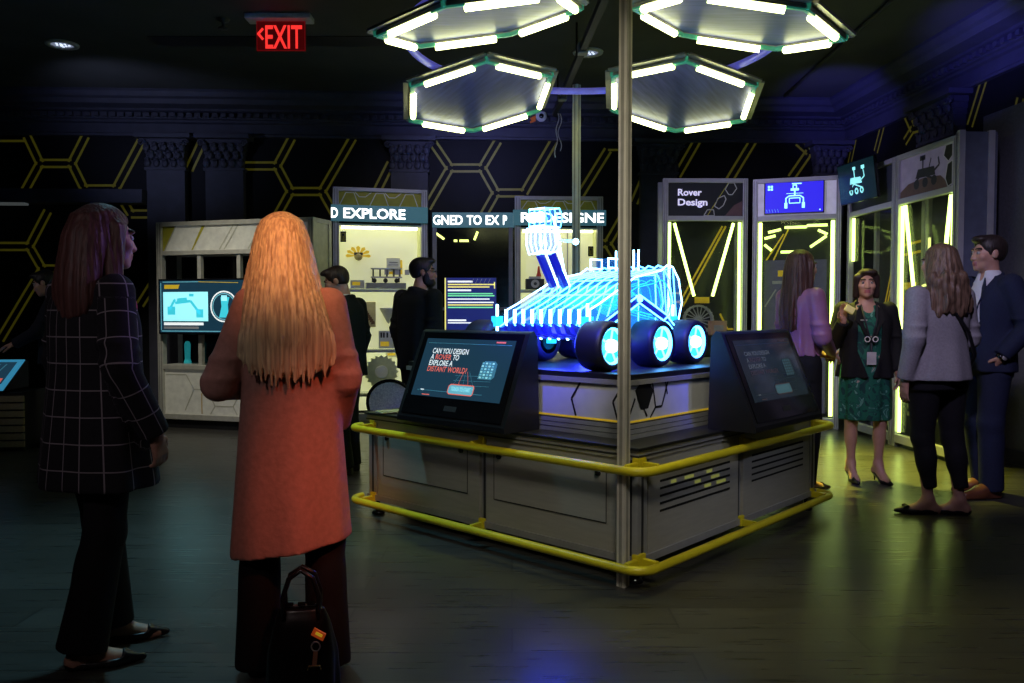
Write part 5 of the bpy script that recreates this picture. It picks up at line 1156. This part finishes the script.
# --- 3: man in the dark suit by the lit case
GREEN_BK = cloth('black green suit', (.010, .013, .010))
SHIRT = cloth('white shirt cotton', (.62, .62, .66), .8, .04)
p = Person('man in a dark suit with a white collar looking down beside the left lit case', -1.355, 6.62, DEG(158), 1.665, 1.08, .20, head=DEG(28), nod=.35, skin=SKIN, feet=((-.09, 0, 0), (.09, .05, 0)), hx=(0, -.03))
p.jacket(GREEN_BK, .80, chest=(.205, .145), waist=(.20, .15), bot=(.205, .16), sl=(.072, .06, .05)); p.trousers(GREEN_BK, .075, .075, .05, .1); p.shoes(BLS, 'oxford')
S_ = Solid(); S_.loft([(1.42, 0, .012, .068, .062), (1.475, p.neck.x, .012, .058, .056)], .01); p.garment('shirt_collar', S_, SHIRT, .008)
p.hair(hair_mat('dark brown hair', (.03, .02, .016)), short_hair, cut=short_cut)
# --- 4: bearded man
p = Person('bearded man in a dark jacket and glasses behind the left touch screen', -.785, 6.95, DEG(48), 1.75, 1.1, .205, hx=(0, -.04), skin=SKIN2, head=DEG(-42), feet=((-.09, 0, 0), (.09, .02, 0)))
DKJ = cloth('charcoal jacket', (.011, .012, .014)); p.jacket(DKJ, .80, chest=(.21, .15), waist=(.205, .15), bot=(.20, .155), sl=(.074, .064, .054)); p.trousers(DKJ, .075, .07, .05, .1); p.shoes(BLS, 'oxford')
HB_ = hair_mat('black hair', (.010, .008, .008)); p.hair(HB_, short_hair, cut=short_cut)
S_ = Solid(); Rm = p.hR(); S_.ell(p.hp(0, -.045, -.085), (.058, .056, .045), .02, R=Rm)
for q in (-1, 1): S_.ell(p.hp(q * .060, -.018, -.05), (.014, .03, .055), .02, R=Rm)
S_.ell(p.hp(0, -.098, -.066), (.02, .02, .010), .006, 's', Rm); p.garment('beard', S_, HB_, .006)
mb = MB()
for q in (-1, 1):
    mb.tube([p.hp(q * .032 + .021 * math.cos(a), -.102, .002 + .017 * math.sin(a)) for a in [k * PI / 8 for k in range(16)]], .0025, GLOSSB, 6, closed=True); mb.tube([p.hp(q * .053, -.10, .006), p.hp(q * .078, -.05, .008), p.hp(q * .08, .01, .005)], .0025, GLOSSB, 6)
mb.tube([p.hp(-.011, -.105, .005), p.hp(.011, -.105, .005)], .0025, GLOSSB, 6); mb.build('glasses', p.root, True)
# --- 5: woman in the purple blouse
p = Person('woman with long brown hair in a purple satin blouse with clasped hands', 2.11, 5.98, DEG(20), 1.74, .95, head=DEG(-4), feet=((-.08, 0, 0), (.08, .03, 0)), res=.0065,
           arms={-1: ((-.21, -.01, 1.09), (-.06, -.22, .98), (.75, -.6, -.25), (0, .3, -1), .7), 1: ((.21, -.01, 1.09), (.07, -.21, .97), (-.7, -.6, -.3), (0, .3, 1), .8)})
SATIN = cloth('lilac satin', (.29, .13, .22), .35, .12, 8, .1)
p.jacket(SATIN, .96, chest=(.165, .13), waist=(.14, .11), bot=(.155, .115), name='blouse', collar=False, fold=(9, .006, .2), sl=(.062, .055, .038), cut=.08, neck=.08); p.trousers(BLK, .065, .07, .06); p.shoes(BLS)
def long_brown(S_, s):
    Rm = s.hR(); n = s.neck; S_.ell(s.hp(0, .045, -.05), (.088, .08, .11), .03, R=Rm)
    S_.loft([(1.13, n.x, .10, .07, .035), (1.26, n.x, .10, .10, .055), (1.42, n.x, .075, .105, .07), (1.58, n.x, .04, .086, .085), (1.66, n.x, .03, .05, .05)], .04, fold=(6, .012, .5), curve=2.)
    for q in (-1, 1): S_.cone(s.hp(q * .074, -.01, .02), (n.x + q * .09, .02, 1.36), .028, .030, .02)
p.hair(hair_mat('brown hair', (.075, .036, .027)), long_brown, ridges=18)
# --- 6: woman in the green dress
p = Person('woman facing us in a black blazer and green patterned dress, hand raised', 2.71, 6.28, DEG(-98), 1.62, 1.12, .185, skin=SKIN, head=DEG(-10), nod=-.04, lift=.055, feet=((-.10, 0, .05), (.105, -.02, .25)), res=.006, hips=1.1,
           arms={-1: ((-.25, -.02, 1.12), (-.225, -.20, 1.29), (-.05, -.25, 1), (.3, -1, 0), .35), 1: ((.245, .04, 1.12), (.235, -.05, .89), (0, -.2, -1), (-1, 0, 0), .5)})
def dress_mat():
    m = cloth('green patterned dress', (.02, .10, .07), .7); nt = m.node_tree; b = nt.nodes['Principled BSDF']; tc = nt.nodes.new('ShaderNodeTexCoord'); L = nt.links.new
    vo = nt.nodes.new('ShaderNodeTexNoise'); vo.inputs['Scale'].default_value = 11; vo.inputs['Detail'].default_value = 1.5; vo.inputs['Distortion'].default_value = 1.5; L(tc.outputs['Object'], vo.inputs['Vector'])
    rp = nt.nodes.new('ShaderNodeValToRGB'); rp.color_ramp.interpolation = 'CONSTANT'; E = rp.color_ramp.elements; E[0].color = (.012, .055, .05, 1); E[1].position = .44; E[1].color = (.015, .13, .08, 1)
    for pos, c in ((.56, (.015, .09, .07, 1)), (.62, (.13, .32, .24, 1)), (.66, (.02, .12, .09, 1)), (.71, (.40, .34, .25, 1))): e = E.new(pos); e.color = c
    L(vo.outputs['Fac'], rp.inputs['Fac']); L(rp.outputs['Color'], b.inputs['Base Color']); return m
DRESS = dress_mat(); S_ = Solid()
S_.loft([(.50, 0, .0, .20, .145), (.70, 0, .0, .205, .15), (.92, 0, .0, .195, .145), (1.10, 0, -.005, .15, .115), (1.26, 0, -.01, .165, .13), (1.38, 0, .01, .13, .085), (1.42, 0, .015, .08, .07)], .02, fold=(8, .010, .3))
S_.ell((0, -.10, 1.43), (.045, .08, .07), .02, 's'); p.garment('dress', S_, DRESS, .008)
BLZ = cloth('black blazer', (.009, .009, .010)); p.jacket(BLZ, .84, chest=(.195, .145), waist=(.185, .14), bot=(.215, .165), name='blazer', open_front=.35, low=.80, sl=(.07, .06, .048)); lapels(p, BLZ, zb=1.12, y0=-.145)
p.shoes(BLS)
def bob(S_, s):
    Rm = s.hR(); S_.ell(s.hp(0, .04, -.04), (.092, .085, .10), .03, R=Rm)
    for q in (-1, 1): S_.cone(s.hp(q * .074, -.03, .05), s.hp(q * .082, .0, -.10), .026, .020, .02)
    S_.ell(s.hp(.02, -.055, .085), (.06, .04, .03), .02, R=Rm)
p.hair(hair_mat('dark bob hair', (.022, .012, .010)), bob)
mb = MB(); LAN = mat('lanyard', (.02, .02, .03), .6); mb.tube([(-.06, -.08, 1.42), (-.045, -.14, 1.3), (0, -.155, 1.12)], .006, LAN, 6); mb.tube([(.06, -.08, 1.42), (.045, -.14, 1.3), (0, -.155, 1.12)], .006, LAN, 6); mb.build('lanyard', p.root, True)
mb = MB(); mb.box(-.035, .035, -.172, -.168, .95, 1.05, mat('badge card', (.55, .52, .50), .4)); mb.tube([(0, -.155, 1.12), (0, -.168, 1.05)], .006, LAN, 6)
mb.tube([(-.03 + .02 * math.cos(a), -.16, 1.15 + .02 * math.sin(a)) for a in [k * PI / 6 for k in range(12)]], .004, WHITE, 6, closed=True); mb.tube([(.03 + .02 * math.cos(a), -.16, 1.15 + .02 * math.sin(a)) for a in [k * PI / 6 for k in range(12)]], .004, WHITE, 6, closed=True); mb.build('name_badge', p.root)
mb = MB(); mb.cbox((-.05, -.128, 1.30), (.05, .006, .012), mat('silver badge', (.5, .5, .5), .3, .6)); mb.build('lapel_pin', p.root)
M_ = Matrix.Translation(p.root.location) @ Matrix.Rotation(p.heading + PI / 2, 4, 'Z') @ Matrix.Scale(p.k, 4)
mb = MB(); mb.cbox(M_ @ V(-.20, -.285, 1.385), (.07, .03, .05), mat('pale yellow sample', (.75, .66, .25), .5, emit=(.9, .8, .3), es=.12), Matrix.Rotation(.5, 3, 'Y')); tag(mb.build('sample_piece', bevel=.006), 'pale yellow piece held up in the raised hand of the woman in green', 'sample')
# --- 7: woman in the grey blazer
p = Person('woman with wavy brown hair in a grey blazer seen from behind on the right', 2.71, 5.22, DEG(108), 1.72, 1.12, .195, head=DEG(6), feet=((-.15, .05, DEG(58)), (.02, -.03, DEG(64))), res=.0065, hips=1.05,
           arms={1: ((.245, .06, 1.11), (.25, .0, .87), (0, -.12, -1), (-1, 0, 0), .35), -1: ((-.235, .02, 1.11), (-.20, -.20, 1.0), (.1, -1, -.1), (1, 0, 0), .8)})
GBL = cloth('grey blazer wool', (.24, .23, .245), .9, .12, 90); p.jacket(GBL, .86, chest=(.205, .145), waist=(.185, .14), bot=(.225, .17), name='blazer', fold=(5, .007, .2), sl=(.07, .06, .048))
p.trousers(BLK, .064, .043, .17, .098); p.shoes(BLS, 'bow')
def wavy(S_, s):
    Rm = s.hR(); n = s.neck; S_.ell(s.hp(0, .045, -.05), (.098, .085, .11), .03, R=Rm)
    S_.loft([(1.28, n.x, .10, .10, .04), (1.34, n.x, .10, .135, .07), (1.42, n.x, .08, .13, .08), (1.58, n.x, .04, .094, .09), (1.66, n.x, .03, .05, .05)], .04, fold=(7, .016, .7))
    for k in range(11):
        a = PI * (k / 10) ; x, y = .125 * math.cos(a), .05 + .10 * math.sin(a)
        for j in range(4): S_.ell((n.x + x + .012 * math.sin(j * 2 + k), y, 1.30 + .06 * j + .02 * math.sin(k * 2.3)), (.026, .026, .040), .015)
p.hair(hair_mat('wavy brown hair', (.13, .08, .05), .5), wavy, ridges=14)
mb = MB(); st = [(.12, .06, 1.435), (.10, .11, 1.38), (.02, .155, 1.28), (-.08, .160, 1.16), (-.16, .135, 1.02), (-.20, .06, .93)]
mb.tube(st, .011, BLS, 6); mb.build('bag_strap', p.root, True)
M_ = Matrix.Translation(p.root.location) @ Matrix.Rotation(p.heading + PI / 2, 4, 'Z') @ Matrix.Scale(p.k, 4); Rz = Matrix.Rotation(p.heading + PI / 2, 3, 'Z')
mb = MB(); mb.cbox(M_ @ V(-.27, -.26, .84), (.012, .20, .28), mat('pale folder paper', (.42, .42, .38), .6), Rz @ Matrix.Rotation(.15, 3, 'X')); tag(mb.build('paper_folder'), 'pale sheet of paper held in front by the woman in the grey blazer', 'paper')
# --- 8: man in the navy suit
p = Person('man in a navy suit and open white shirt standing at the right edge', 3.36, 5.80, DEG(188), 1.83, 1.06, .20, head=DEG(-8), feet=((-.09, .06, -.05), (.095, -.03, .1)), res=.0065,
           arms={1: ((.265, .08, 1.11), (.205, -.05, .93), (-.55, .1, -1), (-1, 0, 0), .4), -1: ((-.25, .03, 1.11), (-.23, -.10, .90), (.1, -.2, -1), (1, 0, 0), .6)})
NVY = cloth('navy suit wool', (.015, .020, .048), .85, .12, 90); p.jacket(NVY, .82, chest=(.205, .145), waist=(.19, .14), bot=(.21, .16), open_front=.36, low=.90, sl=(.072, .062, .05), fold=(5, .006, .9)); lapels(p, NVY, zb=1.02, y0=-.138)
S_ = Solid(); S_.loft([(.96, 0, .0, .165, .125), (1.10, 0, 0, .165, .122), (1.26, 0, -.002, .172, .128), (1.36, 0, .008, .15, .10), (1.41, 0, .012, .10, .075), (1.48, 0, .010, .064, .060)], .02); S_.ell((0, -.075, 1.46), (.028, .05, .055), .01, 's'); p.garment('shirt', S_, SHIRT, .008)
p.trousers(NVY, .075, .072, .05, .10); p.shoes(mat('brown leather', (.14, .05, .025), .3), 'oxford')
p.hair(hair_mat('dark hair', (.020, .013, .011)), short_hair, cut=short_cut)
mb = MB(); c = V(*p.arms[1][1]); d = (V(*p.arms[1][1]) - V(*p.arms[1][0])).normalized(); mb.lathe([(.030, -.012), (.034, -.008), (.034, .008), (.030, .012)], GLOSSB, c + d * .012, d, 18); mb.lathe([(0, .006), (.017, .006), (.019, 0)], ALU, c + d * .012 + V(.034, 0, 0), (1, 0, 0), 14); mb.build('wrist_watch', p.root, True)
# --- 9: dark figure at the slatted kiosk
p = Person('dim figure in dark clothes leaning over the slatted kiosk at the far left', -4.42, 7.95, DEG(195), 1.70, 1.05, .19, head=0, nod=.35, hx=(0, -.06), feet=((-.09, .05, 0), (.09, .05, 0)),
           arms={1: ((.22, -.10, 1.12), (.12, -.32, 1.0), (-.2, -1, -.2), (-.2, 0, -1), .5)})
p.jacket(cloth('dark blue coat', (.012, .014, .024)), .80, chest=(.20, .14), waist=(.19, .14), bot=(.20, .155), sl=(.072, .062, .05)); p.trousers(BLK); p.shoes(BLS, 'oxford'); p.hair(hair_mat('near black hair', (.015, .012, .012)), short_hair, cut=short_cut)
# --- handbag between the feet of the woman in the pink coat
BAGM = mat('black bag leather', (.008, .008, .009), .28, bump=.1, var=.2)
t = thing('handbag', 'black leather handbag with a red tag standing behind the legs of the pink coat woman', 'bag', (-.70, 2.70, 0), DEG(8)); t.scale = (.78, .9, .86)
S_ = Solid(); S_.loft([(.0, 0, 0, .135, .065), (.03, 0, 0, .15, .075), (.20, 0, 0, .145, .07), (.32, 0, 0, .115, .045), (.37, 0, 0, .09, .022)], .02, p=2.8, fold=(5, .006, .3)); solid_obj('bag_body', S_, .007, BAGM, t)
for y in (-.03, .03):
    mb = MB(); mb.tube([(-.07, y, .33), (-.075, y * 1.1, .42), (-.05, y, .49), (0, y * .8, .52), (.05, y, .49), (.075, y * 1.1, .42), (.07, y, .33)], .010, BAGM, 8); mb.build('handle', t, True)
mb = MB(); mb.tube([(-.08, 0, .375), (.08, 0, .375)], .006, mat('zip metal', (.35, .35, .36), .3, .9), 6)
for x in (-.05, .0, .04): mb.cbox((x, -.01, .385), (.03, .02, .008), GLOSSB)
mb.build('zip', t)
mb = MB(); GOLD = mat('brass ring', (.65, .48, .25), .25, .9); x0 = .065
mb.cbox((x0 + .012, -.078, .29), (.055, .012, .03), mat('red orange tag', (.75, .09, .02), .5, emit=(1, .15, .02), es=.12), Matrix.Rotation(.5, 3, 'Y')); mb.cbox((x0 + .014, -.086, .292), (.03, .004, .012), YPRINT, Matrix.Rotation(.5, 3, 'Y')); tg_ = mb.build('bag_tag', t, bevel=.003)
mb = MB(); mb.tube([(x0 + .018 * math.cos(k * PI / 7), -.082, .245 + .018 * math.sin(k * PI / 7)) for k in range(14)], .003, ALU, 6, closed=True); mb.bar((x0, -.082, .228), (x0 - .006, -.084, .175), .018, .006, mat('tan strap', (.35, .16, .09), .6)); mb.tube([(x0 - .034, -.086, .158), (x0 - .030, -.086, .172), (x0 + .018, -.086, .172), (x0 + .022, -.086, .158)], .004, GOLD, 6); mb.build('key_ring', tg_)
# ------------------------------------------------------------ light
w = bpy.data.worlds.new('world'); SC.world = w; w.use_nodes = True
w.node_tree.nodes['Background'].inputs[0].default_value = (.25, .3, .45, 1); w.node_tree.nodes['Background'].inputs[1].default_value = .012
def area(name, loc, tgt, col, e, size, spread=PI):
    l = bpy.data.lights.new(name, 'AREA'); l.color = col; l.energy = e; l.size = size; l.spread = spread
    o = bpy.data.objects.new(name, l); COL.objects.link(o); o.location = loc; o.rotation_euler = (Vector(tgt) - Vector(loc)).to_track_quat('-Z', 'Y').to_euler(); return o
def spot(name, loc, tgt, col, e, ang, blend=.6, r=.1):
    l = bpy.data.lights.new(name, 'SPOT'); l.color = col; l.energy = e; l.spot_size = math.radians(ang); l.spot_blend = blend; l.shadow_soft_size = r
    o = bpy.data.objects.new(name, l); COL.objects.link(o); o.location = loc; o.rotation_euler = (Vector(tgt) - Vector(loc)).to_track_quat('-Z', 'Y').to_euler(); return o
spot('red spot', (.9, .2, 3.4), (-.50, 2.9, .72), (1, .20, .10), 330, 15, 1.)
spot('hair spot', (-.30, .5, 3.1), (-.76, 2.95, 1.50), (1, .36, .13), 330, 13, 1.)
spot('warm spot', (-1.4, -.8, 3.4), (-1.1, 2.9, 1.0), (1, .80, .76), 40, 44, 1.)
spot('violet spot', (1.2, 2.2, 3.7), (2.95, 5.7, 1.25), (.72, .62, 1.), 330, 34, .8)
spot('booth wash', (.6, 6.4, 3.78), (3.0, 8.9, 2.0), (.62, .56, 1.), 230, 60, 1.)
spot('booth glow fill', (2.3, 7.4, 3.78), (2.6, 6.9, 0), (.9, .9, .10), 3000, 48, 1.)  # added lamp, stands in for the booth tubes glowing on the floor
spot('olive floor spot', (.9, 4.2, 3.78), (1.3, 3.6, 0), (.85, .8, .25), 170, 76, 1.)
spot('screen glow fill', (-1.8, 5.0, 3.78), (-1.5, 4.2, 0), (.25, .60, .75), 320, 70, 1.)  # added lamp, stands in for screen glow on the left floor
spot('cool case spot', (-3.3, 6.6, 3.78), (-3.1, 9.0, 1.0), (1, .95, .8), 230, 50, .9)
spot('rover spot', (-.5, 3.2, 3.3), (.55, 5.0, 1.15), (.04, .05, 1.), 1000, 34, .8)
spot('rover spot', (2.4, 3.3, 3.3), (.9, 5.0, 1.15), (.04, .05, 1.), 520, 30, .8)
spot('table fill', (.5, .9, 3.78), (.5, 4.3, .35), (1, .95, .80), 230, 42, .9, .5)  # unseen fill added to brighten the table front
spot('pole fill', (-.4, .6, 3.7), (.56, 3.85, 1.9), (1, .93, .72), 250, 26, 1.)  # unseen lamp added to brighten the near pole
spot('case wash', (-.8, 5.6, 3.78), (-.6, 9.6, 2.2), (.72, .68, 1.), 130, 50, 1.)
spot('right wall wash', (2.2, 4.0, 3.6), (4.6, 6.6, 1.9), (.68, .62, 1.), 130, 44, 1.)
spot('violet rim', (.1, 3.7, 2.3), (-1.3, 3.1, 1.45), (.45, .25, 1.), 40, 30, 1.)
spot('cool fill', (-2.6, .2, 2.8), (-1.55, 3.0, 1.2), (.9, .75, .9), 26, 26, 1.)
spot('lime rail fill', (-1.3, 6.3, 3.8), (-.75, 5.0, .5), (.6, 1., .1), 110, 22, 1.)  # added lamp for the case glow on the left rail end
spot('lime rail fill', (2.6, 6.9, 3.8), (2.0, 5.2, .5), (.7, 1., .1), 90, 20, 1.)  # added lamp for lime glow on the right rail end
spot('floor reflection fill', (.3, 2.0, 3.8), (.25, 2.9, 0), (.4, .25, 1.), 10, 40, 1.)  # added lamp imitating a faint violet reflection on the floor
spot('cornice spot', (2.6, 8.0, 2.9), (3.9, 9.7, 3.78), (.16, .15, 1.), 170, 46, 1.)
spot('cornice spot', (3.0, 6.2, 3.1), (4.4, 7.6, 3.78), (.16, .15, 1.), 150, 44, 1.)
spot('cornice spot', (-.3, 8.4, 3.0), (-.3, 10.2, 3.78), (.30, .33, 1.), 70, 90, 1.)
spot('cornice spot', (-4.5, 8.0, 3.0), (-4.2, 10.2, 3.78), (.42, .48, .85), 34, 90, 1.)
spot('men fill', (-2.3, 4.4, 3.2), (-1.35, 6.7, 1.5), (1, .88, .75), 60, 20, 1.)  # fill added for the two men near the left case
spot('men rim', (.5, 5.6, 2.5), (-.75, 6.95, 1.6), (.5, .3, 1.), 45, 16, 1.)
spot('far left fill', (-5.6, 6.2, 2.2), (-4.6, 7.9, 1.1), (.8, .75, .8), 14, 50, 1.)  # weak lamp added so the kiosk figure shows
pl_ = bpy.data.lights.new('rover underglow', 'POINT'); pl_.color = (.02, .03, 1.); pl_.energy = 22; pl_.shadow_soft_size = .08; po_ = bpy.data.objects.new('rover underglow', pl_); COL.objects.link(po_); po_.location = TW(.80, .88, 1.11)
pl2 = bpy.data.objects.new('rover underglow', pl_); COL.objects.link(pl2); pl2.location = TW(.33, .80, 1.16)
spot('cool table wash', (3.4, .8, 3.5), (1.3, 4.5, .3), (.68, .72, 1.), 120, 24, 1.)
spot('face light', (1.6, 4.9, 2.9), (2.75, 6.3, 1.45), (1, .85, .8), 70, 24, .8)
SC.view_settings.view_transform = 'Standard'; SC.view_settings.look = 'None'
SC.cycles.max_bounces = 6; SC.cycles.sample_clamp_indirect = 4; SC.cycles.caustics_reflective = False; SC.cycles.caustics_refractive = False
